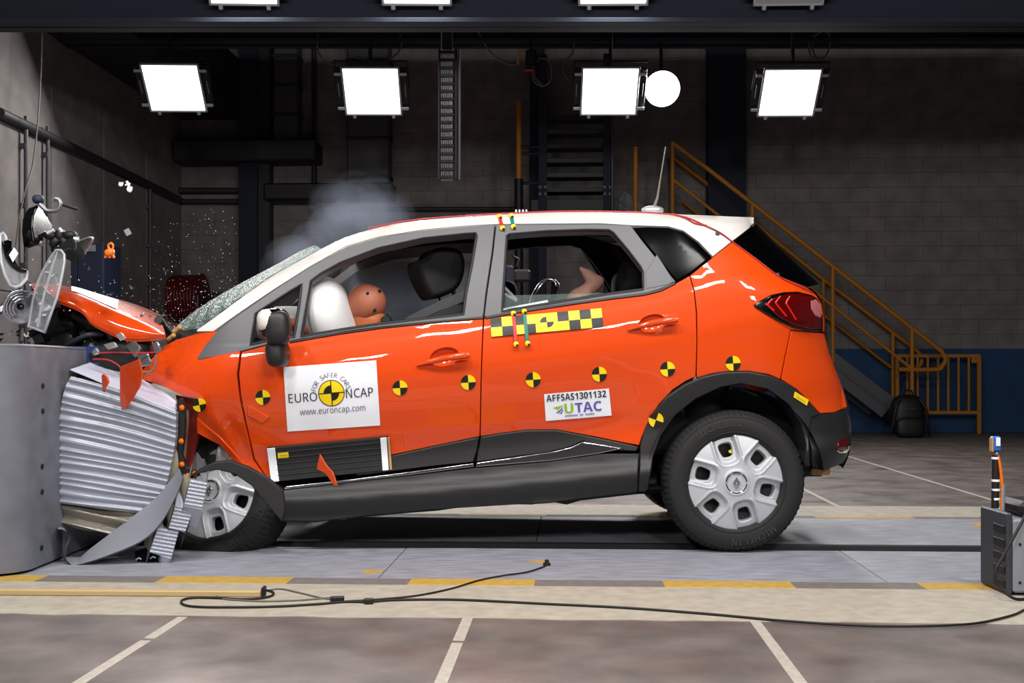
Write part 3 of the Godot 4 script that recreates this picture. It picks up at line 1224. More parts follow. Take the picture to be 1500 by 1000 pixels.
func build_floor():
	var L := -6.5
	var R := 10.5
	var b := slab(L, R, -12, 10, -0.05, 0.25)
	var fl := struct("floor", b, M.concrete, "polished grey-brown concrete hall floor with a crash track let into it", "floor")
	var zs := [hz(738), hz(753), hz(756), hz(794), hz(795), hz(803), hz(848), hz(858), hz(906)]
	put("far_concrete_slab", slab(L, R, -12, zs[0] - 0.002), M.concrete, fl)
	put("near_concrete_slab", slab(L, R, zs[8] - 0.02, 10, -0.002), M.concrete, fl)
	lab(put("beige_strip", slab(L, R, zs[0], zs[1] - 0.002), M.beige, fl), "far beige painted strip")
	lab(put("beige_strip", slab(L, R, zs[7], zs[8], 0.001, 0.05, 0.022), M.beige, fl), "near beige painted strip with a ragged edge")
	put("kerb_strip", slab(L, R, zs[1], zs[2] - 0.002), M.kerb, fl)
	put("kerb_strip", slab(L, R, zs[6] + 0.002, zs[7] - 0.002), M.kerb, fl)
	# steel track plates
	var x := L
	while x < R:
		put("track_plate", slab(x, x + 1.996, zs[5], zs[6]), M.track, fl)
		put("track_plate", slab(x + 0.6, x + 2.596, zs[2], zs[3]), M.track, fl)
		x += 2.0
	b = MB.new()
	box(b, Vector3(2, -0.012, (zs[3] + zs[4]) * 0.5 + 0.01), Vector3(17, 0.03, 0.03))
	box(b, Vector3(2, -0.03, zs[5] - 0.03), Vector3(17, 0.03, 0.04))
	box(b, Vector3(2, -0.055, (zs[3] + zs[5]) * 0.5), Vector3(17, 0.01, zs[5] - zs[3]))
	lab(put("guide_rail", b, M.dark_steel, fl), "dark guide rail in the slot between the plates")
	b = MB.new()
	for i in 60:
		box(b, Vector3(0.9 + i * 0.09, -0.002, (zs[3] + zs[4]) * 0.5 - 0.012), Vector3(0.05, 0.004, 0.02))
	put("rail_teeth", b, M.steel, fl).set_meta("kind", "stuff")
	# yellow dashes
	for s in [[222, 418], [597, 783], [972, 1160], [1345, 1540], [-155, 40]]:
		put("yellow_dash", slab(hx(s[0], 855), hx(s[1], 855), zs[6] + 0.004, zs[7] - 0.004, 0.0012, 0.003), M.yellow_floor, fl)
	for s in [[672, 800], [1190, 1330], [400, 540], [930, 1060]]:
		put("yellow_dash", slab(hx(s[0], 755), hx(s[1], 755), zs[1] + 0.004, zs[2] - 0.004, 0.0012, 0.003), M.yellow_floor, fl)
	# yellow corner by the equipment case
	b = MB.new()
	var inv := RB.inverse()
	b.flat([inv * on_floor(1420, 765, 0.0012), inv * on_floor(1500, 765, 0.0012), inv * on_floor(1500, 783, 0.0012), inv * on_floor(1455, 780, 0.0012)], Vector3.UP)
	put("yellow_corner", b, M.yellow_floor, fl)
	# worn white lines running away from the viewer
	for s in [[265, 905, -0.02, 0.30], [265, 905, 0.33, 1.4], [685, 905, -0.02, 0.33], [685, 905, 0.36, 1.4], [1105, 908, -0.02, 1.4]]:
		var q := inv * on_floor(s[0], s[1])
		put("floor_line", slab(q.x - 0.018, q.x + 0.018, q.z + s[2], q.z + s[3], 0.0002, 0.003, 0.006), M.line, fl)
	for s in [[1235, 745, 1190, 712], [1480, 740, 1250, 668], [300, 737, 380, 690]]:
		var q := inv * on_floor(s[0], s[1])
		var r := inv * on_floor(s[2], s[3])
		put("floor_line", slab(q.x - 0.014, q.x + 0.014, r.z, q.z, 0.0012, 0.003), M.line, fl)
	# worn patches
	for s in [[545, 837, 0.06, 0.05], [790, 822, 0.05, 0.04]]:
		var q := inv * on_floor(s[0], s[1])
		var p := PackedVector2Array()
		for k in 18:
			var a := TAU * k / 18.0
			var rad := 0.6 + rng.randf() * 0.5
			p.append(Vector2(q.x + cos(a) * s[2] * rad, q.z + sin(a) * s[3] * rad))
		b = MB.new()
		var lift := func(w: Vector2) -> Vector3: return Vector3(w.x, 0.0006, w.y)
		plate(b, p, lift, Vector3.UP, 0.1, 0.0008, 0.0002, [], 1.0)
		put("worn_patch", b, M.yellow_floor, fl)

# ------------------------------------------------------------------ barrier
func build_barrier():
	var o := node("crash_barrier")
	tag(o, "grey steel crash barrier block with a crushed aluminium honeycomb face", "crash barrier")
	var b := MB.new()
	var xf := -1.972
	var zn := 0.62
	var top := 0.935
	var out := PackedVector2Array()
	for k in 9:                                                # rounded near corner
		var a := PI / 2 * k / 8.0
		out.append(Vector2(xf - 0.16 + 0.16 * sin(a), zn - 0.16 + 0.16 * cos(a)))
	out.append_array(PackedVector2Array([Vector2(xf, -1.2), Vector2(-3.6, -1.2), Vector2(-3.6, zn)]))
	var lift := func(p: Vector2) -> Vector3: return Vector3(p.x, top, p.y)
	plate(b, out, lift, Vector3.UP, 0.5, 0.012, 0.008, [], 1.0)
	for i in out.size():
		var j := (i + 1) % out.size()
		var p := out[i]
		var q := out[j]
		var na := Vector3(sin(PI / 2 * i / 8.0), 0, cos(PI / 2 * i / 8.0)) if i < 9 else Vector3.ZERO
		var nb := Vector3(sin(PI / 2 * j / 8.0), 0, cos(PI / 2 * j / 8.0)) if j < 9 and j > 0 else Vector3.ZERO
		var fl := Vector3(q.y - p.y, 0, p.x - q.x).normalized()
		if fl.dot(Vector3((p.x + q.x) * 0.5 + 2.8, 0, (p.y + q.y) * 0.5 + 0.3)) < 0.0:
			fl = -fl
		if i >= 8:
			na = fl
			nb = fl
		var a0 := b.vert(Vector3(p.x, 0.012, p.y), na)
		var a1 := b.vert(Vector3(q.x, 0.012, q.y), nb)
		var a2 := b.vert(Vector3(q.x, top - 0.01, q.y), nb)
		var a3 := b.vert(Vector3(p.x, top - 0.01, p.y), na)
		b.quad(a0, a1, a2, a3)
	put("block", b, M.block_paint, o)
	for s in [[62, 565], [62, 602], [61, 683], [61, 720], [60, 802]]:
		var d: float = (xf * FO) / (s[0] - 750.0)
		var p := W(s[0], s[1], EZ - d)
		b = MB.new()
		lathe(b, [[0.012, 0.0], [0.012, 0.006], [0.0, 0.009]], Transform3D(Basis(Vector3.UP, PI / 2), p), 6)
		put("bolt", b, M.black, o)
	# blue mounting plate showing above the honeycomb
	b = MB.new()
	var u := W(84, 507, -0.15)
	var v := W(146, 552, -0.15)
	box(b, Vector3((u.x + v.x) * 0.5, (u.y + v.y) * 0.5, -0.55), Vector3(v.x - u.x, u.y - v.y, 0.8), Basis(), 0.006)
	var bp := put("mounting_plate", b, M.blue_plate, o)
	lab(bp, "dark blue steel plate above the honeycomb")
	b = MB.new()
	lathe(b, [[0.022, 0], [0.02, 0.012], [0, 0.02]], Transform3D(Basis(), W(99, 527, -0.148)), 10)
	put("bolt_head", b, M.steel, bp)
	# honeycomb flank: corrugated aluminium
	var hl := [[0.0, 104], [0.08, 96], [0.21, 90], [0.48, 84], [0.75, 82], [0.94, 83], [1.0, 88]]
	var hr := [[0.0, 258], [0.25, 257], [0.58, 248], [1.0, 231]]
	var corr := func(u: float, v: float) -> Vector3:              # u down the flank, v along the corrugations
		var x := lerpf(curve(hl, u), curve(hr, u), v)
		var y := lerpf(lerpf(551.0, 737.0, u), lerpf(602.0, 755.0, u), v) - 4.0 * sin(v * PI) * (1.0 - u)
		var ph := 17.0 * u + 0.16 * sin(u * 31.0) + 0.07 * sin(v * 5.0 + u * 17.0)
		var tri := absf(ph - floorf(ph) - 0.5) * 2.0
		var amp := 0.015 * (0.8 + 0.2 * sin(ph * 2.1 + v * 3.0))
		return W(x, y, 0.165 - amp * smoothstep(0.2, 0.8, tri) + 0.012 * sin(v * 4.6 + 1.0))
	b = MB.new()
	grid(b, corr, 170, 36, Vector3(0, 0, 1))
	var rim := func(u: float, v: float) -> Vector3:               # the sheet's turned-in edges
		var p: Vector3 = corr.call(u, 0.0)
		return p + Vector3(0.004 * v, 0, -0.05 * v)
	grid(b, rim, 170, 1, Vector3(-1, 0, 0))
	var rim_far := func(u: float, v: float) -> Vector3:
		var p: Vector3 = corr.call(u, 1.0)
		return p + Vector3(-0.004 * v, 0, -0.05 * v)
	grid(b, rim_far, 170, 1, Vector3(1, 0, 0))
	lab(put("honeycomb_flank", b, M.alu, o), "shiny corrugated aluminium flank of the honeycomb")
	b = MB.new()
	var core := func(p: Vector2) -> Vector3: return W(p.x, p.y, 0.135)
	plate(b, V([106, 553, 180, 575, 255, 604, 246, 690, 229, 753, 150, 737, 90, 735, 85, 690, 86, 640, 92, 590]), core, Vector3(0, 0, 1), 40, 0.95, 0.002)
	put("honeycomb_core", b, M.alu_back, o)
	b = MB.new()
	var lean := func(p: Vector2) -> Vector3:
		var low := lerpf(545.0, 605.0, (p.x - 100.0) / 158.0)
		return W(p.x, p.y, 0.14 - 0.011 * maxf(0.0, low - p.y) + 0.008 * sin(p.x * 0.07))
	plate(b, V([103, 540, 138, 528, 170, 522, 200, 545, 214, 558, 240, 571, 258, 587, 257, 604, 200, 580, 158, 563, 130, 551]), lean, Vector3(0, 0.5, 1), 8, 0.006, 0.002)
	lab(put("cover_sheet", b, M.case_pale, o), "pale bent cover sheet on top of the honeycomb")
	b = MB.new()
	var strip := func(p: Vector2) -> Vector3: return W(p.x, p.y, 0.06 - 0.004 * (p.x - 85.0))
	plate(b, V([84, 540, 98, 544, 110, 556, 97, 566, 90, 592, 86, 640, 83, 600]), strip, Vector3(0, 0, 1), 8, 0.01, 0.002)
	put("edge_sheet", b, M.alu_back, o)
	b = MB.new()
	var back := func(p: Vector2) -> Vector3: return W(p.x, p.y, 0.09 + 0.02 * sin((p.y - 650.0) * 0.05))
	plate(b, V([258, 640, 262, 690, 268, 700, 252, 728, 228, 758, 232, 745, 248, 690, 254, 645]), back, Vector3(0, 0, 1), 8, 0.01, 0.002)
	lab(put("backing_sheet", b, M.alu_back, o), "tan inner side of the honeycomb backing")
	b = MB.new()
	var fold := func(p: Vector2) -> Vector3: return W(p.x, p.y, 0.14 + 0.014 * sin((p.y - 0.22 * p.x) * 0.28) + 0.008 * sin(p.x * 0.07))
	plate(b, V([84, 735, 150, 738, 196, 750, 192, 772, 172, 786, 130, 774, 104, 768, 84, 764]), fold, Vector3(0, 0, 1), 3, 0.03, 0.002)
	lab(put("folded_skirt", b, M.alu_skirt, o), "crumpled lower folds of the honeycomb")
	# curled lower sheet
	var up := spline([Vector2(84, 771), Vector2(92, 772), Vector2(97, 778), Vector2(98, 787), Vector2(94, 798), Vector2(92, 812), Vector2(97, 821), Vector2(108, 823), Vector2(135, 801), Vector2(180, 767), Vector2(225, 731), Vector2(250, 702), Vector2(263, 686)], 5)
	var lo := spline([Vector2(85, 775), Vector2(94, 776), Vector2(101, 782), Vector2(102, 791), Vector2(98, 801), Vector2(96, 813), Vector2(100, 823), Vector2(112, 827), Vector2(150, 816), Vector2(205, 793), Vector2(235, 766), Vector2(258, 726), Vector2(268, 700)], 5)
	var n := up.size() - 1
	for side in [[0.0, "curled_sheet"]]:
		b = MB.new()
		var f := func(s: float, t: float) -> Vector3:
			var i := mini(int(s * n), n - 1)
			var k := s * n - i
			var p: Vector2 = up[i].lerp(up[i + 1], k)
			var q: Vector2 = lo[i].lerp(lo[i + 1], k)
			var c := p.lerp(q, t)
			return W(c.x, c.y, lerpf(0.15, 0.30, t))
		grid(b, f, n, 4, Vector3(0, 0, 1))
		var g := func(s: float, t: float) -> Vector3: return f.call(s, t) + Vector3(0, -0.006, -0.004)
		grid(b, g, n, 4, Vector3(0, 0, -1))
		lab(put(side[1], b, M.alu_dull, o), "long grey sheet curled under the honeycomb")
	# blocks torn from the bumper element
	for s in [[279, 702, 304, 707, 296, 746, 269, 741, 262, 712], [256, 742, 284, 746, 271, 780, 247, 773, 243, 752], [231, 772, 262, 778, 251, 818, 219, 809, 210, 797]]:
		var cx: float = (s[0] + s[4]) * 0.5
		var rib := func(p: Vector2) -> Vector3:
			var ph := (p.y - 0.17 * p.x) / 5.6
			var tri := absf(ph - floorf(ph) - 0.5) * 2.0
			return W(p.x, p.y, 0.24 + (0.004 if s[0] > 250 else 0.02) - 0.007 * smoothstep(0.1, 0.9, tri) - 0.001 * (p.x - cx))
		b = MB.new()
		plate(b, V(s.slice(0, 8)), rib, Vector3(0, 0, 1), 1.6, 0.10, 0.001)
		var blk := put("bumper_cell", b, M.alu, o)
		b = MB.new()
		var sd := func(p: Vector2) -> Vector3: return W(p.x, p.y, 0.23 - 0.006 * maxf(0.0, s[6] - p.x))
		plate(b, V([s[0], s[1], s[6], s[7], s[8], s[9], s[8] + 6, s[9] - 18]), sd, Vector3(0, 0, 1), 10, 0.01, 0.001)
		put("glued_face", b, M.alu_back, blk)

# ------------------------------------------------------------------ car body surface
const BELT := [[200, 515], [300, 508], [430, 500], [560, 483], [700, 466], [860, 443], [960, 424], [1045, 398], [1100, 385], [1180, 380]]
const SILL := [[200, 772], [415, 764], [935, 724], [1250, 688]]
const FLANK := [[0.0, -0.055], [0.07, -0.022], [0.15, -0.004], [0.24, 0.0], [0.38, -0.022], [0.55, -0.068], [0.70, -0.105], [0.82, -0.098], [0.90, -0.055], [1.0, -0.09]]
const TAIL := [[300, 1108], [320, 1108], [345, 1118], [380, 1148], [412, 1178], [432, 1202], [450, 1209], [487, 1211], [515, 1217], [540, 1227], [570, 1238], [600, 1246], [640, 1251], [660, 1249], [690, 1236], [720, 1200]]
const ROOF_TOP := [[288, 483], [315, 464], [360, 430.5], [400, 402.5], [440, 380.5], [470, 364], [506, 347], [550, 333.5], [576, 327.5], [642, 319.5], [720, 313.5], [800, 310], [860, 308.8], [930, 310.5], [988, 313], [1030, 314.7], [1104, 318]]

func flank(u: float, v: float) -> float:                      # the near flank's depth over plane coordinates (pixels at z = 0)
	var b := curve(BELT, u)
	var z := 0.0
	if v < b:
		var h := (b - v) / PM
		z = -0.055 - 0.36 * h - 0.13 * h * h
	else:
		z = curve(FLANK, (v - b) / (curve(SILL, u) - b))
	# haunch over the rear wheel
	var r := Vector2(u - 1077.0, (v - 700.0) * 0.95).length()
	z += 0.035 * exp(-pow((r - 128.0) / 52.0, 2.0)) * smoothstep(760.0, 640.0, v)
	# rounding towards the tail
	var d := (750.0 + (curve(TAIL, v) - 750.0) * 1.045 - u) / PM
	if d < 0.42:
		var q := clampf(1.0 - d / 0.42, 0.0, 1.15)
		z -= 0.30 * (1.0 - sqrt(maxf(0.06, 1.0 - q * q * 0.93)))
	# rounding towards the nose
	if u < 345.0:
		z -= 0.13 * pow((345.0 - u) / 130.0, 2.0)
	return z

func side(p: Vector2, off := 0.0) -> Vector3:                 # picture point -> point of the flank, off metres proud of it
	var z := -0.05
	for k in 14:
		var s := (EZ - z) / EZ
		z = lerpf(z, flank(750.0 + (p.x - 750.0) * s, HY + (p.y - HY) * s) + off, 0.55)
	return W(p.x, p.y, z)

func roof_side(p: Vector2) -> Vector3:                        # the same, rolling over into the roof
	var a := side(p)
	var q := clampf(1.0 - (p.y - curve(ROOF_TOP, p.x)) / 24.0, 0.0, 0.97)
	var z := a.z - 0.15 * (1.0 - sqrt(1.0 - q * q)) * smoothstep(300.0, 520.0, p.x)
	return W(p.x, p.y, z)

func at_off(off: float) -> Callable:
	return func(p: Vector2) -> Vector3: return side(p, off)

func flat_at(z: float, dx := 0.0, dy := 0.0, c := Vector2.ZERO) -> Callable:   # a plane at depth z, leaning by dx, dy metres per pixel away from c
	return func(p: Vector2) -> Vector3: return W(p.x, p.y, z + dx * (p.x - c.x) + dy * (p.y - c.y))

var car: Node3D
const ROLL := 0.075            # the far flank stands a little higher: the car heels towards the barrier side
func cp(called: String, mb: MB, m: Material, label := "") -> MeshInstance3D:   # a part of the car
	var o := put(called, mb, m, car)
	o.position = -car.position
	if label:
		lab(o, label)
	return o

func panel(called: String, pts: Array, lift: Callable, m: Material, label := "", step := 10.0, th := 0.012, bev := 0.003, holes := [], rounded := 0) -> MeshInstance3D:
	var b := MB.new()
	var p := V(pts)
	if rounded:
		p = round_poly(p, rounded)
	plate(b, p, lift, Vector3(0, 0, 1), step, th, bev, holes)
	return cp(called, b, m, label)

func sub(parent: Node3D, called: String, pts: Array, lift: Callable, m: Material, label := "", step := 10.0, th := 0.008, bev := 0.002, rounded := 0) -> MeshInstance3D:
	var b := MB.new()
	var p := V(pts)
	if rounded:
		p = round_poly(p, rounded)
	plate(b, p, lift, Vector3(0, 0, 1), step, th, bev)
	var o := put(called, b, m, parent)
	if label:
		lab(o, label)
	return o

func mirrored(b: MB) -> MB:
	b.far_side(CZ)
	for i in b.v.size():
		b.v[i].y += ROLL
	return b

func ellipse(c: Vector2, r: Vector2, turn := 0.0, n := 28) -> PackedVector2Array:
	var p := PackedVector2Array()
	for k in n:
		p.append(c + (Vector2(cos(TAU * k / n), sin(TAU * k / n)) * r).rotated(turn))
	return p

func build_car():
	car = node("small_car")
	tag(car, "orange hatchback with a white roof, its nose crushed against the barrier", "car")
	car.position = Vector3(-0.1, 0, CZ)
	var s0 := at_off(0.0)
	var bowl_f := ellipse(Vector2(651, 523), Vector2(21, 13.5), -0.22)
	var bowl_r := ellipse(Vector2(956, 474), Vector2(20, 13), -0.22)
	# ---- skins
	var fd := panel("front_door", [354, 515, 400, 503, 424, 500, 488, 489, 554, 480, 620, 473, 679, 468, 707.6, 466, 706, 500, 705, 530, 704, 565, 703.2, 610, 702.6, 639, 640, 652, 574, 666, 500, 683, 440, 694, 393, 701, 385, 690, 373, 672, 362, 625, 353, 580, 350, 548], s0, M.orange, "", 9.0, 0.02, 0.0025, [bowl_f])
	var rd := panel("rear_door", [709.2, 465.6, 768, 455.5, 834, 445.5, 895, 437, 944, 431, 968, 425, 990, 415, 1010, 404, 1016, 425, 1019.5, 455, 1020.5, 500, 1019, 551, 1003, 559, 985, 571, 965, 592, 950, 617, 940, 640, 936, 652, 914, 648, 870, 639, 814, 629, 772, 629.5, 735, 634, 703.8, 639, 704.4, 610, 705.2, 565, 706.2, 530, 707.2, 500], s0, M.orange, "", 9.0, 0.02, 0.0025, [bowl_r])
	panel("quarter_panel", [1011, 403.2, 1044, 377, 1073, 354, 1100, 373, 1140, 403, 1183, 421, 1196, 432, 1204, 445, 1208, 470, 1208, 486, 1158, 483, 1150, 520, 1143, 555, 1126, 548, 1095, 543, 1060, 544, 1040, 547.5, 1020.5, 553, 1021.6, 500, 1021, 455, 1017.3, 425], s0, M.orange, "", 8.0, 0.02, 0.0022)
	var rb := panel("rear_bumper", [1159.2, 484.5, 1208, 488, 1215, 516, 1225, 541, 1235, 571, 1241, 596, 1222, 604, 1202, 605, 1186, 588, 1167, 570, 1144.5, 555.5, 1151.4, 521], s0, M.orange, "orange upper part of the rear bumper", 8.0, 0.02, 0.003)
	panel("bumper_base", [1203, 606, 1222, 605, 1242, 598, 1248, 620, 1249, 645, 1243, 668, 1236, 679, 1214, 688, 1190, 684, 1189, 655, 1180, 625, 1172, 606, 1186, 590], at_off(0.004), M.satin, "black lower part of the rear bumper", 8.0, 0.05, 0.006)
	# ---- fender, buckled near the nose
	var buckle := func(p: Vector2) -> Vector3:
		var k := smoothstep(330.0, 215.0, p.x)
		return side(p, -0.02 * k * (0.5 + 0.5 * sin(p.x * 0.11 + p.y * 0.07)) - 0.05 * smoothstep(580.0, 690.0, p.y) * smoothstep(390.0, 290.0, p.x) * (0.6 + 0.4 * sin(p.x * 0.15 - p.y * 0.09)))
	panel("front_fender", [233, 510, 258, 497, 288, 488, 315, 485, 330, 486, 352, 515, 347, 548, 351, 582, 360, 626, 371, 673, 384, 692, 391, 700, 372, 692, 352, 678, 340, 670, 320, 648, 306, 638, 289, 631, 289, 584, 268, 580, 240, 566, 208, 556, 209, 540, 222, 524], buckle, M.orange, "orange front wing buckled towards the nose", 6.0, 0.02, 0.004)
	panel("inner_fender", [256, 578, 289, 584, 291, 632, 282, 660, 276, 692, 268, 700, 266, 640, 262, 600], flat_at(-0.14, 0.002, 0.0, Vector2(270, 640)), M.dark_red, "dark red inner wing exposed behind the barrier", 6.0, 0.02)
	panel("fender_lip", [289, 612, 300, 622, 322, 640, 344, 664, 368, 688, 392, 702, 372, 694, 345, 678, 322, 652, 289, 634], buckle_off(buckle, 0.008), M.orange, "", 6.0, 0.015)
	# crumpled scoop behind the wheel arch
	panel("wing_crease", [362, 596, 366, 594, 396, 612, 384, 621, 361, 609], at_off(0.006), M.orange, "", 5.0, 0.012, 0.005)
	# ---- lower cladding
	var clad := at_off(0.012)
	panel("door_cladding", [574, 667, 640, 653, 702, 640.5, 699, 660, 693, 677, 640, 682, 560, 692, 520, 697, 540, 676], clad, M.satin, "", 9.0, 0.03, 0.006)
	panel("door_cladding", [704.5, 640.5, 735, 635, 772, 630.5, 814, 630, 870, 640, 914, 649, 936, 654, 932, 661, 900, 660, 854, 646, 835, 655, 800, 663, 760, 668, 697, 677, 700, 660], clad, M.satin, "", 9.0, 0.03, 0.006)
	panel("sill_cladding", [415, 716, 500, 706, 600, 695, 694, 684.5, 800, 675, 880, 663.5, 937, 664, 935, 690, 935, 722, 802, 737, 640, 747, 540, 756, 464, 764, 412, 764, 408, 738], at_off(0.02), M.satin, "broad black sill panel", 9.0, 0.05, 0.008)
	panel("chrome_strip", [416, 712, 500, 703, 600, 690.5, 694, 678, 694, 683.5, 600, 695.5, 500, 707, 416, 717], at_off(0.026), M.chrome, "slim chrome strip along the front door", 9.0, 0.012, 0.004)
	panel("chrome_strip", [697, 677.5, 760, 668.5, 810, 661, 835, 655, 854, 646.5, 870, 649, 914, 656.5, 880, 664, 805, 675, 697, 684], at_off(0.026), M.chrome, "chrome strip widening to a blade on the rear door", 9.0, 0.012, 0.005)
	panel("wheel_arch", [1003, 563, 1028, 552, 1060, 545, 1095, 544, 1127, 549.5, 1161, 564.5, 1185, 587, 1203, 606, 1190, 612, 1186, 640, 1188, 684, 1178, 684, 1181, 650, 1174, 620, 1156, 594, 1125, 571, 1086, 562.5, 1056, 568, 1020, 585, 990, 609, 969, 638, 957, 670, 950, 718, 945, 722, 934, 721, 936, 690, 937, 652, 942, 634, 955, 608, 975, 582], at_off(0.018), M.satin, "black cladding round the rear wheel arch", 7.0, 0.09, 0.008)
	# ---- glasshouse: grey frames
	var gf := at_off(0.002)
	var front_open := V([455, 411, 470, 400, 499, 384, 554, 363, 620, 348.5, 680, 342, 697, 341, 698.5, 345, 692, 385, 683, 430, 679, 460.5, 620, 467, 554, 475, 500, 483, 440, 493.5])
	var light_open := V([374, 459, 400, 442, 425, 426, 442, 416, 438, 450, 431, 494, 400, 498, 366, 505])
	panel("front_window_frame", [288, 523.5, 300, 505, 317, 485, 338, 468, 360, 453, 400, 425, 453, 391, 506, 361, 554, 347.5, 620, 336.5, 680, 331, 725, 328.5, 720.5, 370, 711.5, 430, 707.8, 464, 679, 467, 620, 472, 554, 479, 488, 488, 424, 499.5, 400, 502, 353, 514, 318, 521, 290, 526.5], gf, M.grey_film, "matt grey front window frame and triangular sail panel", 8.0, 0.05, 0.004, [front_open, light_open])
	var rear_open := V([742, 345, 746, 342.5, 800, 338, 860, 336, 892, 336.5, 898, 340, 920, 366, 938, 390, 942, 398, 942.5, 424, 890, 431, 834, 440, 768, 451, 735, 456.5])
	panel("rear_window_frame", [726.5, 328.5, 803, 328, 878, 327.5, 924, 329.5, 940, 351, 965, 382, 990, 412, 978, 419, 965, 424, 944, 430, 895, 436, 834, 444.5, 768, 454, 709, 464.5, 713, 430, 722, 370], gf, M.grey_film, "matt grey rear window frame", 8.0, 0.05, 0.004, [rear_open])
	# rubber seals round the openings
	for q in [[front_open, "window_seal"], [light_open, "window_seal"], [rear_open, "window_seal"]]:
		var line := []
		for p in densify(q[0], 12.0):
			line.append(side(p, -0.012))
		line.append(line[0])
		var b := MB.new()
		tube(b, line, 0.009, 6, false)
		cp(q[1], b, M.black)
	panel("hidden_handle_cover", [962, 372, 970, 384, 984, 406, 986, 413, 978, 417, 946, 423, 946, 398], at_off(0.0045), M.grey_film, "", 8.0, 0.004, 0.003)
	panel("beltline_trim", [424, 499.5, 488, 488, 554, 479, 620, 471.5, 679, 466, 708, 463, 708, 466.5, 679, 468.5, 620, 474, 554, 481, 488, 490.5, 424, 502], at_off(0.008), M.satin, "", 9.0, 0.012, 0.003)
	panel("beltline_trim", [711, 462.5, 768, 453, 834, 443, 895, 434.5, 944, 428, 968, 422.5, 988, 412.5, 990, 415.5, 968, 426, 944, 432, 895, 438, 834, 446.5, 768, 456.5, 711, 466.5], at_off(0.008), M.satin, "", 9.0, 0.012, 0.003)
	var qw := panel("quarter_window", [927, 333, 950, 332, 979, 333, 1001, 339.5, 1022, 355, 1042, 375, 1012, 399, 991, 411], at_off(-0.002), M.privacy, "dark triangular rear quarter window", 7.0, 0.02, 0.004)
	# ---- white roof and pillar
	var lower := [288, 485, 312, 485, 340, 465, 360, 451, 400, 424, 453, 390, 506, 360, 554, 346, 620, 335.5, 680, 330, 724, 327.5, 803, 327, 878, 326.5, 925, 329.5, 979, 331, 1001, 337.5, 1024, 354, 1044, 375, 1073, 352.5, 1098, 334, 1104, 326]
	var outline := lower.duplicate()
	for k in range(60, -1, -1):
		var x := lerpf(288.0, 1104.0, k / 60.0)
		outline.append_array([x, curve(ROOF_TOP, x)])
	var b := MB.new()
	plate(b, V(outline), roof_side, Vector3(0, 0.2, 1), 7.0, 0.02, 0.002)
	cp("roof_side", b, M.white_paint, "white roof edge and windscreen pillar")
	b = MB.new()
	plate(b, V(outline), roof_side, Vector3(0, 0.2, 1), 9.0, 0.02, 0.002)
	cp("roof_side", mirrored(b), M.white_paint, "white roof edge on the far flank")
	b = MB.new()
	var roof := func(u: float, v: float) -> Vector3:
		var x := lerpf(470.0, 1104.0, u)
		var p := roof_side(Vector2(x, curve(ROOF_TOP, x) + 0.4))
		var w := 1.0 - absf(v * 2.0 - 1.0)
		var zz := lerpf(p.z, 2.0 * CZ - p.z, v)
		return Vector3(p.x, p.y + ROLL * v + 0.012 * (1.0 - pow(1.0 - w, 2.0)), zz)
	grid(b, roof, 40, 20, Vector3.UP)
	var spoil := func(u: float, v: float) -> Vector3:
		var p := roof_side(Vector2(1104, lerpf(318.4, 326.0, u)))
		var w := 1.0 - absf(v * 2.0 - 1.0)
		return Vector3(p.x + 0.03 * w, p.y + ROLL * v + 0.012 * (1.0 - pow(1.0 - w, 2.0)) * (1.0 - u), lerpf(p.z, 2.0 * CZ - p.z, v))
	grid(b, spoil, 2, 20, Vector3.RIGHT)
	cp("roof", b, M.white_paint, "white roof ending in a short spoiler")
	# ---- windscreen, shattered
	b = MB.new()
	var mid := [[262, 492], [300, 459], [340, 433], [380, 411], [420, 389], [455, 369], [475, 362]]
	var screen := func(u: float, v: float) -> Vector3:
		var x := lerpf(290.0, 470.0, u)
		var e := roof_side(Vector2(x, curve(ROOF_TOP, x)))
		var xm := lerpf(263.0, 470.0, u)
		var c := W(xm, curve(mid, xm), CZ)
		var w := 1.0 - pow(absf(v * 2.0 - 1.0), 2.4)
		return Vector3(lerpf(e.x, c.x, w), lerpf(e.y, c.y, w), lerpf(e.z, 2.0 * CZ - e.z, v)) + Vector3(0.004 * sin(u * 90.0 + v * 37.0), 0.004 * sin(v * 80.0 - u * 51.0), 0) * smoothstep(0.7, 0.1, u)
	grid(b, screen, 36, 30, Vector3(-1, 1, 0))
	cp("windscreen", b, M.shatter, "shattered greenish windscreen")
	# ---- rear window and tailgate
	b = MB.new()
	var seam := [[1073, 354], [1100, 373], [1140, 402.5], [1183, 420]]
	var sil := [[1098, 334], [1108, 345], [1140, 378], [1172, 408], [1186, 420]]
	var glass := func(u: float, v: float) -> Vector3:
		var x := lerpf(1073.0, 1183.0, u)
		var e := side(Vector2(x, curve(seam, x)), -0.004)
		var xm := lerpf(1098.0, 1186.0, u)
		var c := W(xm, curve(sil, xm), CZ)
		var w := 1.0 - pow(absf(v * 2.0 - 1.0), 2.6)
		return Vector3(lerpf(e.x, c.x, w), lerpf(e.y, c.y, w), lerpf(e.z, 2.0 * CZ - e.z, v))
	grid(b, glass, 16, 24, Vector3(1, 1, 0))
	cp("rear_window", b, M.privacy, "black rear window under the spoiler")
	b = MB.new()
	var gate := func(u: float, v: float) -> Vector3:
		var y := lerpf(420.0, 604.0, u)
		var e := side(Vector2(curve(TAIL, y) - 3.0, y), -0.004)
		var w := 1.0 - pow(absf(v * 2.0 - 1.0), 4.0)
		return Vector3(e.x + 0.05 * w, e.y, lerpf(e.z, 2.0 * CZ - e.z, v))
	grid(b, gate, 24, 20, Vector3.RIGHT)
	cp("tailgate", b, M.orange, "")
	b = MB.new()
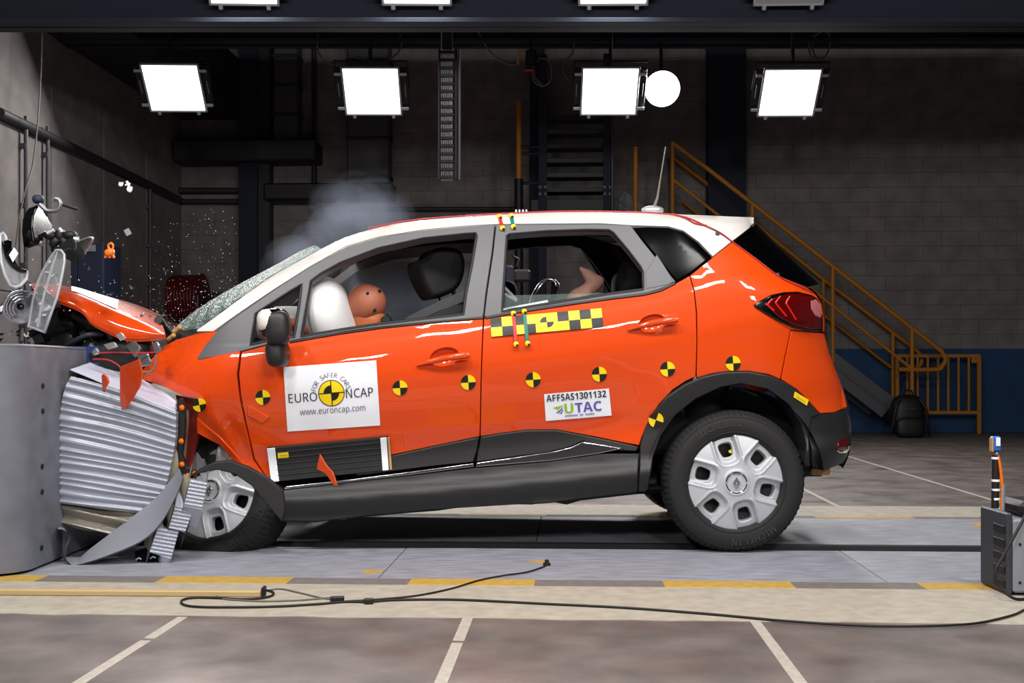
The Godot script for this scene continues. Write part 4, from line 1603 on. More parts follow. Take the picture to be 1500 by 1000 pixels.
	var low_gate := func(u: float, v: float) -> Vector3:
		var y := lerpf(604.0, 686.0, u)
		var e := side(Vector2(curve(TAIL, y) - 4.0, y), -0.004)
		var w := 1.0 - pow(absf(v * 2.0 - 1.0), 4.0)
		return Vector3(e.x + 0.04 * w, e.y, lerpf(e.z, 2.0 * CZ - e.z, v))
	grid(b, low_gate, 10, 20, Vector3.RIGHT)
	cp("bumper_skirt", b, M.satin, "")
	b = MB.new()
	blob(b, W(1164, 399, CZ + 0.25), Vector3(0.03, 0.02, 0.05), 2.5)
	cp("wiper_pivot", b, M.chrome)
	# ---- tail lamp
	var tl := panel("tail_lamp", [1105, 446, 1112, 441, 1130, 431, 1150, 426, 1170, 425, 1190, 430, 1200, 436, 1205, 447, 1208, 468, 1208, 486, 1190, 486, 1165, 481, 1140, 470, 1118, 457, 1107, 450], at_off(0.012), M.gloss_black, "tail lamp with a black border", 6.0, 0.03, 0.008, [])
	sub(tl, "red_lens", [1120, 445, 1135, 435, 1155, 429.5, 1172, 428.5, 1190, 433, 1199, 440, 1203, 452, 1205, 481, 1188, 482, 1166, 477, 1142, 465], at_off(0.021), M.red_lens, "dark red lens", 5.0, 0.01, 0.004)
	for q in [[1131, 438, 1125, 445, 1126, 448, 1134, 455], [1143, 434, 1137, 442, 1138, 446, 1152, 463], [1157, 434, 1152, 443, 1154, 448, 1166, 468]]:
		var line := []
		for p in V(q):
			line.append(side(p, 0.022))
		b = MB.new()
		tube(b, spline(line, 5), 0.0042, 6)
		put("light_guide", b, M.red_glow, tl)
	sub(tl, "clear_insert", [1188, 440, 1196, 437, 1203, 446, 1205, 458, 1203, 466, 1194, 462, 1188, 452], at_off(0.0225), M.red_chrome, "pale reddish reflecting insert", 4.0, 0.006, 0.003)
	sub(rb, "side_reflector", [1229, 645, 1245, 638, 1243, 652, 1237, 661, 1227, 660], at_off(0.014), M.red_lens, "red corner reflector", 5.0, 0.01, 0.003)
	sub(rb, "reflector_bracket", [1227, 661, 1240, 661, 1246, 650, 1247, 655, 1241, 664, 1230, 664], at_off(0.016), M.chrome, "", 5.0, 0.01, 0.002)
	# ---- door handles
	for q in [[fd, Vector2(651, 523), Vector2(611, 535), Vector2(688, 520)], [rd, Vector2(956, 474), Vector2(920, 483), Vector2(993, 468)]]:
		b = MB.new()
		var bowl := func(u: float, v: float) -> Vector3:
			var r := 1.12 * v
			var p: Vector2 = q[1] + (Vector2(cos(u * TAU), sin(u * TAU)) * Vector2(21, 13.5) * r).rotated(-0.22)
			return side(p, -0.034 * sqrt(maxf(0.0, 1.0 - pow(minf(v * 1.06, 1.0), 2.0))) - 0.003)
		grid(b, bowl, 28, 8, Vector3(0, 0, 1), true)
		put("handle_recess", b, M.orange, q[0])
		b = MB.new()
		var line := []
		var rad := []
		for k in 15:
			var t := k / 14.0
			var p: Vector2 = q[2].lerp(q[3], t) - Vector2(0, 2.5 * sin(t * PI))
			line.append(side(p, 0.006 + 0.026 * sin(clampf(t * 1.15, 0.0, 1.0) * PI * 0.55)))
			rad.append(lerpf(0.006, 0.0155, smoothstep(0.0, 0.5, t)) * (0.75 if k == 14 else 1.0))
		tube(b, line, rad, 10)
		var h := put("door_handle", b, M.orange, q[0])
		b = MB.new()
		lathe(b, [[0.0085, 0], [0.0085, 0.004], [0, 0.0045]], Transform3D(Basis(), side(q[3] - Vector2(7, 0), 0.043)), 16)
		put("lock_barrel", b, M.orange_raw, q[0])
	# ---- exterior mirror
	b = MB.new()
	blob(b, W(402, 474, 0.13), Vector3(0.068, 0.068, 0.085), 3.0, Basis(Vector3(0, 0, 1), 0.12))
	var mi := cp("door_mirror", b, M.gloss_black, "door mirror")
	b = MB.new()
	blob(b, W(395, 471, 0.135), Vector3(0.05, 0.055, 0.086), 2.8, Basis(Vector3(0, 0, 1), 0.12))
	lab(put("mirror_cap", b, M.white_paint, mi), "white mirror cap")
	b = MB.new()
	blob(b, W(407, 480, 0.165), Vector3(0.056, 0.075, 0.06), 3.2, Basis(Vector3(0, 0, 1), 0.10))
	put("mirror_housing", b, M.satin, mi)
	b = MB.new()
	blob(b, W(419, 477, 0.15), Vector3(0.016, 0.062, 0.062), 3.0, Basis(Vector3(0, 0, 1), 0.12))
	lab(put("mirror_glass", b, M.chrome, mi), "mirror glass")
	b = MB.new()
	blob(b, W(407, 517, 0.10), Vector3(0.048, 0.062, 0.09), 3.0, Basis(Vector3(0, 0, 1), 0.08))
	put("mirror_foot", b, M.satin, mi)
	# ---- far flank: doors with open windows, seen through the cabin
	b = MB.new()
	plate(b, V([300, 515, 430, 500, 560, 483, 700, 467, 860, 444, 1012, 404, 1073, 356, 1183, 421, 1206, 470, 1240, 598, 1200, 606, 1160, 570, 1095, 544, 1010, 560, 940, 650, 930, 722, 420, 764, 400, 700, 350, 660, 310, 640]), s0, Vector3(0, 0, 1), 16.0, 0.02, 0.004)
	cp("far_flank", mirrored(b), M.orange, "orange far flank")
	b = MB.new()
	var far_front := V([470, 440, 488, 420, 503, 408, 522, 397, 541, 388.5, 576, 379, 613, 375, 660, 371, 706, 369, 706, 480, 470, 500])
	var far_rear := V([738, 366, 790, 361, 836, 359, 850, 363, 866, 381, 886, 408, 900, 432, 902, 470, 738, 480])
	plate(b, V([420, 452, 470, 414, 520, 386, 560, 369, 620, 355, 720, 349, 860, 346, 915, 362, 960, 405, 985, 440, 985, 500, 420, 520]), flat_at(-1.44), Vector3(0, 0, 1), 16.0, 0.05, 0.006, [far_front, far_rear])
	cp("far_window_frame", b, M.trim_dark, "dark window frames of the far doors")
	# ---- cabin
	b = MB.new()                                               # inner door trim and floor
	plate(b, V([360, 525, 430, 506, 700, 472, 960, 430, 1010, 415, 1012, 560, 940, 640, 930, 715, 420, 756, 400, 690, 365, 600]), at_off(-0.11), Vector3(0, 0, 1), 16.0, 0.02, 0.004)
	cp("door_trim", b, M.trim_dark, "dark inner door trim")
	b = MB.new()
	plate(b, V([360, 525, 430, 506, 700, 472, 960, 430, 1010, 415, 1012, 560, 940, 640, 930, 715, 420, 756, 400, 690, 365, 600]), at_off(-0.09), Vector3(0, 0, 1), 16.0, 0.02, 0.004)
	cp("door_trim", mirrored(b), M.trim_dark, "dark inner trim of the far doors")
	b = MB.new()
	var fl := func(u: float, v: float) -> Vector3: return Vector3(lerpf(-1.04, 1.35, u), lerpf(0.16, 0.34, u), lerpf(-0.07, 2.0 * CZ + 0.07, v))
	grid(b, fl, 4, 4, Vector3.DOWN)
	for k in 5:
		tube(b, [Vector3(-1.0 + k * 0.05, 0.19 + k * 0.004, -0.35 - k * 0.22), Vector3(1.2, 0.32, -0.35 - k * 0.22)], 0.05, 8)
	cp("floor_pan", b, M.black, "black underbody")
	b = MB.new()                                               # ragged lower edge of the sill
	var edge := [412, 764, 464, 765, 520, 757, 548, 756, 575, 753, 640, 748, 690, 741, 700, 742, 730, 738, 780, 739, 800, 733, 830, 739, 850, 733, 930, 724, 930, 700, 420, 735]
	plate(b, V(edge), flat_at(-0.16), Vector3(0, 0, 1), 20.0, 0.04, 0.003)
	cp("sill_flange", b, M.black)
	build_cabin()
	build_nose()
	build_wheels()
	build_stickers(fd, rd)
	# antenna and wires on the roof
	b = MB.new()
	blob(b, W(956, 308, CZ + 0.35), Vector3(0.055, 0.022, 0.03), 2.2)
	var an := cp("antenna_base", b, M.lamp_frame)
	b = MB.new()
	tube(b, [W(957, 307, CZ + 0.35), W(963, 290, CZ + 0.35), W(968, 258, CZ + 0.35), W(975, 215, CZ + 0.35)], [0.009, 0.006, 0.0035, 0.003], 6)
	lab(put("whip_antenna", b, M.grey_cable, an), "thin whip antenna")
	for q in [[540, 335.5, 600, 324, 660, 318.5, 740, 313.5, 820, 310.5, 900, 311, 960, 313, 1000, 318, 1030, 330, 1055, 342, 1073, 354, 1110, 381, 1140, 404, 1165, 417, 1190, 428], [985, 314, 1003, 320, 1018, 328, 1035, 331]]:
		var line := []
		for p in V(q):
			line.append(roof_side(p) + Vector3(0, 0.003, 0.005) if p.y < 350 else side(p, 0.005))
		b = MB.new()
		tube(b, spline(line, 5), 0.0035, 5)
		cp("sensor_wire", b, M.red_wire, "thin red wire taped along the roof edge")
	for q in [[1051, 342], [1139, 402]]:
		b = MB.new()
		box(b, side(Vector2(q[0], q[1]), 0.006), Vector3(0.018, 0.016, 0.008), Basis(), 0.002)
		cp("wire_clip", b, M.case_dark)
	b = MB.new()
	for k in 4:
		var p := W(756 + k * 5, 311.5, CZ + 0.35)
		box(b, p, Vector3(0.008, 0.03, 0.02), Basis(), 0.002)
	cp("roof_sensor", b, M.white_sticker)

func buckle_off(f: Callable, o: float) -> Callable:
	return func(p: Vector2) -> Vector3: return f.call(p) + Vector3(0, 0, o)

func build_cabin():
	var b: MB
	# roof lining and far pillar trim
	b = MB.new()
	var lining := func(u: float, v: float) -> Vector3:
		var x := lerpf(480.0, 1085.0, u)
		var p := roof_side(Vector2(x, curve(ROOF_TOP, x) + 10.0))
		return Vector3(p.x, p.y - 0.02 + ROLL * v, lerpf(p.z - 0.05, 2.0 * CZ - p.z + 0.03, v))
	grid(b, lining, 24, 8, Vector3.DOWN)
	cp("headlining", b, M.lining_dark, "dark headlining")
	b = MB.new()
	var pill := []
	for q in [[478, 423], [521, 391], [576, 373], [640, 365], [704, 362]]:
		pill.append(W(q[0], q[1], -1.37))
	var band := func(u: float, v: float) -> Vector3:
		var i := mini(int(u * 4), 3)
		var p: Vector3 = pill[i].lerp(pill[i + 1], u * 4 - i)
		return p + Vector3(0, (v - 0.5) * 0.058, -0.02 * v)
	grid(b, band, 16, 3, Vector3(0, 0, 1))
	cp("pillar_trim", b, M.headliner, "light grey trim of the far windscreen pillar")
	# seats: two at the front, a bench behind
	for k in 2:
		var z := -0.46 if k == 0 else -1.28
		var dx := 0.0 if k == 0 else -0.02
		var o := Vector3(dx, 0, z)
		b = MB.new()
		blob(b, Vector3(-0.42, 0.50, 0) + o, Vector3(0.30, 0.13, 0.25), 4.0, Basis(Vector3(0, 0, 1), -0.06))
		var sc := cp("front_seat", b, M.seat, "black front seat")
		b = MB.new()
		blob(b, Vector3(-0.16, 0.76, 0) + o, Vector3(0.12, 0.36, 0.24), 4.0, Basis(Vector3(0, 0, 1), -0.30))
		put("backrest", b, M.seat, sc)
		if k == 0:
			b = MB.new()
			var hp := [628, 378, 634, 366, 646, 361, 664, 361, 678, 366, 684, 380, 682, 405, 672, 424, 655, 433, 638, 438, 632, 434, 620, 414, 613, 394, 613, 380]
			plate(b, round_poly(V(hp)), flat_at(-0.40, -0.0012, 0.0, Vector2(650, 400)), Vector3(0, 0, 1), 8.0, 0.20, 0.03)
			put("headrest", b, M.seat, sc)
			b = MB.new()
			tube(b, [W(640, 432, -0.5), W(655, 470, -0.5)], 0.01, 8)
			tube(b, [W(664, 425, -0.5), W(670, 470, -0.5)], 0.01, 8)
			put("headrest_post", b, M.chrome, sc)
		else:
			b = MB.new()
			blob(b, Vector3(-0.02, 1.22, 0) + o, Vector3(0.06, 0.11, 0.14), 3.0, Basis(Vector3(0, 0, 1), -0.25))
			put("headrest", b, M.seat, sc)
	b = MB.new()
	blob(b, Vector3(0.62, 0.52, CZ), Vector3(0.32, 0.13, 0.62), 5.0)
	var bench := cp("rear_bench", b, M.seat, "black rear bench")
	b = MB.new()
	blob(b, Vector3(0.97, 0.80, CZ), Vector3(0.10, 0.34, 0.62), 5.0, Basis(Vector3(0, 0, 1), -0.35))
	put("backrest", b, M.seat, bench)
	b = MB.new()
	blob(b, W(925, 410, -0.55), Vector3(0.07, 0.09, 0.14), 3.0)
	put("headrest", b, M.seat, bench)
	b = MB.new()
	blob(b, W(912, 420, -1.25), Vector3(0.06, 0.08, 0.13), 3.0)
	put("headrest", b, M.seat, bench)
	# rear pillar trim and shelf on the far side
	b = MB.new()
	var dark := flat_at(-1.52, 0.0, 0.0)
	plate(b, V([846, 358, 862, 358, 900, 410, 925, 450, 903, 450, 884, 414]), dark, Vector3(0, 0, 1), 20.0, 0.05, 0.004)
	cp("rear_pillar_trim", b, M.trim_dark)
	b = MB.new()
	plate(b, V([897, 361, 903, 360, 925, 391, 917, 394]), flat_at(-0.9), Vector3(0, 0, 1), 20.0, 0.02, 0.003)
	cp("belt_guide", b, M.belt, "grey seat belt at the rear")
	# seat belt of the driver
	b = MB.new()
	plate(b, V([684, 423, 684, 440, 640, 457, 600, 474, 580, 476, 600, 462, 645, 440]), flat_at(-0.18, 0.0012, 0.0, Vector2(684, 430)), Vector3(0, 0, 1), 10.0, 0.006, 0.002)
	cp("seat_belt", b, M.belt, "taut dark grey seat belt")
	b = MB.new()
	plate(b, V([682, 438, 680, 462, 590, 474, 640, 458]), flat_at(-0.20), Vector3(0, 0, 1), 14.0, 0.01, 0.002)
	cp("pillar_lining", b, M.trim_dark)
	# dashboard, wheel, airbag
	b = MB.new()
	blob(b, Vector3(-1.08, 0.80, CZ), Vector3(0.26, 0.17, 0.68), 4.0)
	cp("dashboard", b, M.seat, "black dashboard")
	b = MB.new()
	var ring := []
	for k in 25:
		var a := TAU * k / 24.0
		ring.append(Vector3(-0.98, 0.86, -0.5) + Basis(Vector3(0, 0, 1), 0.45) * Vector3(0, sin(a) * 0.18, cos(a) * 0.18))
	tube(b, ring, 0.016, 8, false)
	tube(b, [Vector3(-0.98, 0.86, -0.5), Vector3(-1.15, 0.76, -0.5)], 0.04, 8)
	cp("steering_wheel", b, M.seat)
	b = MB.new()
	var bag := func(u: float, v: float) -> Vector3:
		var a := u * TAU
		var q := v * PI
		var c := W(lerpf(452.0, 514.0, 0.5 - 0.5 * cos(q)), lerpf(476.0, 449.0, 0.5 - 0.5 * cos(q)), -0.42)
		var rr := 0.235 * pow(sin(q), 0.62) * (1.0 + 0.03 * sin(a * 5.0) * sin(q))
		var ax := Vector3(0.87, -0.5, 0)
		return c + Vector3(-0.30, 0.95, 0) * cos(a) * rr * (0.80 if cos(a) > 0.0 else 1.1) + Vector3(0, 0, 1) * sin(a) * rr * 1.1
	grid(b, bag, 40, 24, Vector3.ZERO, true)
	fix_out(b, W(485, 461, -0.42))
	cp("airbag", b, M.airbag, "white inflated driver airbag")
	b = MB.new()
	blob(b, W(428, 478, -0.75), Vector3(0.16, 0.10, 0.3), 3.0)
	cp("airbag", b, M.airbag, "white passenger airbag over the dashboard")
	b = MB.new()
	box(b, W(598, 460, -1.35), Vector3(0.16, 0.1, 0.03), Basis(), 0.008)
	cp("door_pocket", b, M.case_grey)
	# lowered rear window glass
	b = MB.new()
	plate(b, V([736, 432.5, 800, 431, 880, 428.5, 900, 432, 834, 441, 737, 457]), at_off(-0.03), Vector3(0, 0, 1), 10.0, 0.004, 0.001)
	cp("lowered_window", b, M.glass, "top of the lowered rear window")

func fix_out(b: MB, c: Vector3):                               # turn normals and winding away from c
	for i in b.v.size():
		if b.n[i].dot(b.v[i] - c) < 0.0:
			b.n[i] = -b.n[i]
		if b.n[i] == Vector3.ZERO:
			b.n[i] = (b.v[i] - c).normalized()
	for i in range(0, b.ix.size(), 3):
		var p := b.ix[i]
		var q := b.ix[i + 1]
		var r := b.ix[i + 2]
		if (b.v[q] - b.v[p]).cross(b.v[r] - b.v[p]).dot(b.n[p] + b.n[q] + b.n[r]) > 0.0:
			b.ix[i + 1] = r
			b.ix[i + 2] = q

func build_nose():
	var b: MB
	# bonnet, thrown up and bent: lower edge, crease, crown, far edge
	var low := spline([Vector2(40, 419), Vector2(66, 431), Vector2(90, 442), Vector2(118, 454), Vector2(134, 472), Vector2(156, 484), Vector2(182, 495), Vector2(212, 496), Vector2(245, 492)], 5)
	var crs := spline([Vector2(40, 418.5), Vector2(66, 421), Vector2(90, 426), Vector2(111, 430), Vector2(135, 440), Vector2(160, 451), Vector2(188, 463), Vector2(214, 474), Vector2(242, 487)], 5)
	var top := spline([Vector2(40, 418), Vector2(62, 416), Vector2(86, 418), Vector2(112, 422), Vector2(135, 428), Vector2(162, 435), Vector2(190, 443.5), Vector2(211, 452), Vector2(229, 461)], 5)
	var n := low.size() - 1
	var hood := func(u: float, v: float) -> Vector3:
		var i := mini(int(u * n), n - 1)
		var k := u * n - i
		var a: Vector2 = low[i].lerp(low[i + 1], k)
		var c: Vector2 = crs[i].lerp(crs[i + 1], k)
		var t: Vector2 = top[i].lerp(top[i + 1], k)
		var A := W(a.x, a.y, -0.13)
		var C := W(c.x, c.y, -0.19 - 0.02 * sin(u * 5.0))
		var T := W(t.x, t.y, -0.80)
		if v < 0.3:
			return A.lerp(C, v / 0.3) + Vector3(0, 0, 0.025 * sin(v / 0.3 * PI))
		if v < 0.8:
			var s := (v - 0.3) / 0.5
			return C.lerp(T, s) + Vector3(0, 0.012 * sin(s * PI), 0)
		var s := (v - 0.8) / 0.2
		return T + Vector3(0, -0.10 * s * s, -0.72 * s)
	b = MB.new()
	grid(b, hood, 40, 30, Vector3(0, 0.6, 1))
	var under := func(u: float, v: float) -> Vector3: return hood.call(u, v) + Vector3(0, -0.012, -0.008)
	grid(b, under, 40, 20, Vector3(0, -0.6, -1))
	var bn := cp("bonnet", b, M.orange, "orange bonnet folded upwards")
	b = MB.new()
	var dec := func(u: float, v: float) -> Vector3: return hood.call(lerpf(0.34, 0.68, u), lerpf(0.34, 0.66, v)) + Vector3(0, 0.004, 0.003)
	grid(b, dec, 10, 6, Vector3(0, 0.6, 1))
	lab(put("paper_sticker", b, M.white_sticker, bn), "white sticker on top of the bonnet")
	b = MB.new()
	var seal := []
	for k in 7:
		seal.append(W(lerpf(232.0, 250.0, k / 6.0), lerpf(468.0, 494.0, k / 6.0), -0.35 - 0.03 * k))
	tube(b, seal, 0.022, 8)
	cp("scuttle_seal", b, M.black)
	for q in [[254, 491.5], [263.5, 480]]:
		b = MB.new()
		tube(b, [W(q[0] - 8, q[1] + 6, -0.25), W(q[0], q[1], -0.24)], 0.012, 8)
		blob(b, W(q[0], q[1], -0.235), Vector3(0.012, 0.012, 0.012))
		cp("rubber_stop", b, M.tan, "tan rubber stop")
	# engine bay: dark broken parts
	var lumps := [
		[180, 520, -0.35, 0.20, 0.09, 0.2, "engine_cover"], [120, 470, -0.55, 0.16, 0.10, 0.2, "air_box"], [150, 508, -0.6, 0.20, 0.10, 0.25, "engine_block"],
		[225, 545, -0.3, 0.07, 0.05, 0.1, "wing_bracket"], [100, 500, -0.45, 0.10, 0.06, 0.12, "radiator_tank"],
	]
	for q in lumps:
		b = MB.new()
		blob(b, W(q[0], q[1], q[2]), Vector3(q[3], q[4], q[5]), 4.0, Basis(Vector3(0.3, 0.2, 1).normalized(), 0.25))
		cp(q[6], b, M.black)
	var bits := [[98, 505, 150, 490], [130, 480, 190, 498], [110, 462, 145, 500], [160, 512, 205, 505], [150, 525, 196, 533], [185, 515, 210, 530], [205, 505, 222, 528], [88, 470, 112, 492], [140, 470, 168, 505]]
	for i in bits.size():
		var q: Array = bits[i]
		b = MB.new()
		var z := -0.22 - 0.04 * (i % 4)
		tube(b, spline([W(q[0], q[1], z), W((q[0] + q[2]) * 0.5 + 4, (q[1] + q[3]) * 0.5 - 7, z + 0.04), W(q[2], q[3], z)], 5), 0.012 + 0.006 * (i % 3), 7)
		cp("hose", b, M.black if i % 3 else M.case_dark)
	for q in [[176, 498, 196, 522, 205, 508, 190, 492], [150, 503, 170, 500, 178, 512, 160, 516], [200, 520, 214, 516, 222, 532, 206, 536], [128, 492, 142, 486, 150, 498, 138, 505], [222, 503, 229, 500, 235, 512, 226, 516]]:
		panel("metal_bracket", q, flat_at(-0.16, 0.003, 0.002, Vector2(180, 510)), M.steel, "", 8.0, 0.012, 0.002)
	for k in 16:                                               # bent scraps of the front end
		var c := Vector2(rng.randf_range(78.0, 236.0), 0)
		c.y = curve([[66, 432], [90, 443], [118, 455], [134, 473], [156, 485], [182, 496], [245, 497]], c.x) + rng.randf_range(14.0, 40.0)
		var bits_at := []
		var corners := 5 + k % 3
		for i in corners:
			var a := TAU * i / corners + rng.randf() * 0.6
			var r := rng.randf_range(4.0, 13.0)
			bits_at.append_array([c.x + cos(a) * r * 1.3, c.y + sin(a) * r * 0.8])
		if Geometry2D.triangulate_polygon(V(bits_at)).size() == 0:
			continue
		panel(["broken_bracket", "plastic_scrap", "bent_flange"][k % 3], bits_at, flat_at(rng.randf_range(-0.45, -0.22), rng.randf_range(-0.008, 0.008), rng.randf_range(-0.006, 0.01), c), [M.steel, M.black, M.case_dark, M.black][k % 4], "", 8.0, 0.014, 0.002)
	for q in [[168, 491, 176, 486, 182, 493, 174, 497], [150, 504, 166, 500, 170, 506, 156, 510], [112, 486, 120, 480, 126, 487, 118, 494], [132, 512, 140, 508, 144, 516, 135, 519], [104, 462, 110, 457, 116, 463, 109, 470]]:
		panel("bright_fitting", q, flat_at(-0.14, 0.006, 0.004, Vector2(150, 495)), M.lamp_frame, "", 8.0, 0.012, 0.003)
	for q in [[[144, 517], [170, 516], [200, 517], [232, 516]], [[136, 526], [158, 527], [172, 534], [178, 540]]]:
		var pts := []
		for p in q:
			pts.append(W(p[0], p[1], -0.02))
		b = MB.new()
		tube(b, spline(pts, 5), 0.004, 5)
		cp("red_wire", b, M.red_wire, "red wire")
	b = MB.new()
	var loop := []
	for q in [[228, 519], [228, 532], [224, 542], [215, 545], [206, 543]]:
		loop.append(W(q[0], q[1], 0.03))
	tube(b, spline(loop, 5), 0.005, 6)
	cp("grey_wire", b, M.grey_cable, "grey wire loop")
	panel("inner_wing", [205, 498, 222, 500, 226, 520, 214, 530, 208, 522], flat_at(-0.2), M.dark_red, "", 6.0, 0.02)
	# orange pieces hanging by the honeycomb
	panel("wing_shard", [175, 537, 190, 531, 203, 526, 206, 536, 208, 547, 205, 565, 196, 580, 184, 598, 178, 600, 175, 582], flat_at(0.24, 0.003, -0.001, Vector2(190, 560)), M.orange, "torn orange piece of the wing hanging before the honeycomb", 6.0, 0.006, 0.002)
	panel("wing_shard", [148, 550, 151, 547, 156, 552, 158, 560, 154, 566, 151, 574, 149, 566], flat_at(0.26, 0.006, 0.0, Vector2(152, 560)), M.orange_raw, "small brown-orange splinter before the honeycomb", 5.0, 0.008, 0.002)
	# bumper carrier with orange clips
	var bar := panel("bumper_carrier", [259, 586, 266, 582, 271, 600, 270, 640, 266, 665, 273, 684, 288, 690, 292, 697, 276, 702, 264, 694, 258, 676, 257, 630], flat_at(0.10), M.black, "black upright bumper carrier", 6.0, 0.03, 0.004)
	for q in [[267, 597], [266, 646], [267, 680], [276, 697], [286, 694]]:
		b = MB.new()
		lathe(b, [[0.004, 0.018], [0.006, 0.010], [0.013, 0.006], [0.013, 0.0]], Transform3D(Basis(Vector3.UP, -0.5), W(q[0], q[1], 0.105)), 10)
		lab(put("plastic_clip", b, M.amber, bar), "orange plastic clip")
	# torn wheel arch liner sweeping over the front wheel
	panel("torn_arch_liner", [276, 698, 292, 686, 312, 677, 336, 674, 364, 684, 392, 700, 414, 718, 418, 744, 413, 764, 402, 752, 386, 733, 368, 711, 343, 694, 318, 688, 296, 692], flat_at(0.13, -0.0003, 0.0, Vector2(340, 700)), M.satin, "torn black arch liner bent over the front wheel", 6.0, 0.05, 0.006)
	panel("arch_liner", [258, 640, 300, 640, 350, 670, 400, 705, 420, 760, 380, 800, 300, 790, 262, 720], flat_at(-0.25), M.black, "", 20.0, 0.03)

func wheel(c: Vector3, basis: Basis, r: float, label: String, turn: float) -> Node3D:
	# built around the wheel's centre, outer face towards +z, then set in place
	var t := Transform3D(basis, c)
	var b := MB.new()
	var w := 0.205
	var segs := 216
	var prof := [[r * 0.632, -0.008], [r * 0.66, 0.006], [r * 0.72, 0.015], [r * 0.80, 0.019], [r * 0.88, 0.013], [r * 0.925, 0.004], [r * 0.955, -0.010], [r * 0.985, -0.028], [r * 0.997, -0.05], [r, -0.055], [r, -0.075], [r * 0.98, -0.078], [r * 0.98, -0.086], [r, -0.089], [r, -0.118], [r * 0.98, -0.121], [r * 0.98, -0.129], [r, -0.132], [r, -0.155], [r * 0.985, -0.182], [r * 0.94, -0.205], [r * 0.80, -0.222], [r * 0.632, -0.20]]
	var tread := func(u: float, v: float) -> Vector3:
		var f := v * (prof.size() - 1)
		var i := mini(int(f + 0.001), prof.size() - 2)
		var p := Vector2(prof[i][0], prof[i][1]).lerp(Vector2(prof[i + 1][0], prof[i + 1][1]), f - i)
		var k := roundi(u * segs) % 3
		if p.x > r * 0.95:
			if (p.y > -0.052 or p.y < -0.15) and k == 0:
				p.x -= 0.007
			elif k == 1 and p.x > r * 0.99 and p.y < -0.054:
				p.x -= 0.003
		return t * Vector3(cos(u * TAU) * p.x, sin(u * TAU) * p.x, p.y)
	grid(b, tread, segs, prof.size() - 1, Vector3.ZERO, true)
	for i in b.v.size():
		var q := t.affine_inverse() * b.v[i]
		var ref := basis * (Vector3(q.x, q.y, 0).normalized() * (Vector2(q.x, q.y).length() - r * 0.8) + Vector3(0, 0, (q.z + 0.1) * 0.5))
		if b.n[i].dot(ref) < 0.0:
			b.n[i] = -b.n[i]
	for i in range(0, b.ix.size(), 3):
		if (b.v[b.ix[i + 1]] - b.v[b.ix[i]]).cross(b.v[b.ix[i + 2]] - b.v[b.ix[i]]).dot(b.n[b.ix[i]] + b.n[b.ix[i + 1]] + b.n[b.ix[i + 2]]) > 0.0:
			var k := b.ix[i + 1]
			b.ix[i + 1] = b.ix[i + 2]
			b.ix[i + 2] = k
	var root := cp("wheel", b, M.rubber, label)
	# rim rings and lettering on the sidewall
	b = MB.new()
	for q in [[0.905, 0.0095], [0.70, 0.0135]]:
		lathe(b, [[r * q[0] + 0.003, q[1] - 0.004], [r * q[0] + 0.002, q[1] + 0.0015], [r * q[0] - 0.002, q[1] + 0.002], [r * q[0] - 0.003, q[1] - 0.004]], t, 96)
	put("sidewall_ring", b, M.rubber, root)
	for a0 in [turn, turn + PI]:
		b = MB.new()
		var word := "MICHELIN"
		for i in word.length():
			var a: float = a0 - (i - 3.5) * 0.098
			var lift := func(p: Vector2) -> Vector3:               # p in metres: along the rim, inwards
				var rr: float = r * 0.815 - p.y
				return t * Vector3(cos(a - p.x / rr) * rr, sin(a - p.x / rr) * rr, 0.0205)
			lift_text(b, word[i], 0.030, Vector2(0, 0.012), Vector2.RIGHT, lift, true)
		lab(put("tyre_lettering", b, M.rubber_print, root), "raised grey lettering on the sidewall")
	# hub cap with six pocketed holes
	var R := r * 0.695
	var holes := []
	for k in 6:
		var a := deg_to_rad(46.0 + 60.0 * k) + turn * 0.0
		var h := PackedVector2Array()
		for q in [[0.555, -0.13], [0.60, -0.19], [0.80, -0.185], [0.845, -0.11], [0.845, 0.11], [0.80, 0.185], [0.60, 0.19], [0.555, 0.13]]:
			var bq: float = a + q[1]
			h.append(Vector2(cos(bq), sin(bq)) * q[0] * R * (1.0 - 0.04))
		holes.append(round_poly(h, 1))
	var cap := func(p: Vector2) -> Vector3:
		var rr := p.length() / R
		var a := p.angle()
		var z := 0.002 + 0.030 * (1.0 - rr * rr) - 0.010 * smoothstep(0.93, 1.0, rr)
		var near := 9.0
		for k in 6:
			var ca := deg_to_rad(46.0 + 60.0 * k)
			var d := wrapf(a - ca, -PI, PI)
			# a pocket open to the rim, round at its inner end
			var across := absf(d) * rr
			var along := maxf(0.0, 0.60 - rr)
			near = minf(near, Vector2(across, along * 1.0).length())
		var pocket := smoothstep(0.245, 0.165, near) * smoothstep(0.30, 0.44, rr)
		var lip := exp(-pow((near - 0.25) / 0.028, 2.0)) * smoothstep(0.34, 0.5, rr)
		z -= 0.022 * pocket
		z += 0.004 * lip
		z += 0.004 * exp(-pow((rr - 0.235) / 0.03, 2.0)) - 0.004 * smoothstep(0.215, 0.19, rr)
		return t * Vector3(p.x, p.y, z)
	b = MB.new()
	plate(b, ellipse(Vector2.ZERO, Vector2(R, R), 0.0, 96), cap, basis.z, R / 42.0, 0.03, 0.003, holes, 1.0)
	var hc := put("hub_cap", b, M.hubcap, root)
	lab(hc, "silver six-hole hub cap")
	b = MB.new()
	lathe(b, [[R * 0.98, -0.04], [R * 0.5, -0.075], [R * 0.2, -0.06], [0.0, -0.06]], t, 40)
	for k in 6:
		var a := deg_to_rad(76.0 + 60.0 * k)
		tube(b, [t * Vector3(cos(a) * R * 0.2, sin(a) * R * 0.2, -0.055), t * Vector3(cos(a) * R * 0.95, sin(a) * R * 0.95, -0.045)], 0.02, 8)
	put("steel_rim", b, M.black, root)
	b = MB.new()                                               # dashes of the centre ring
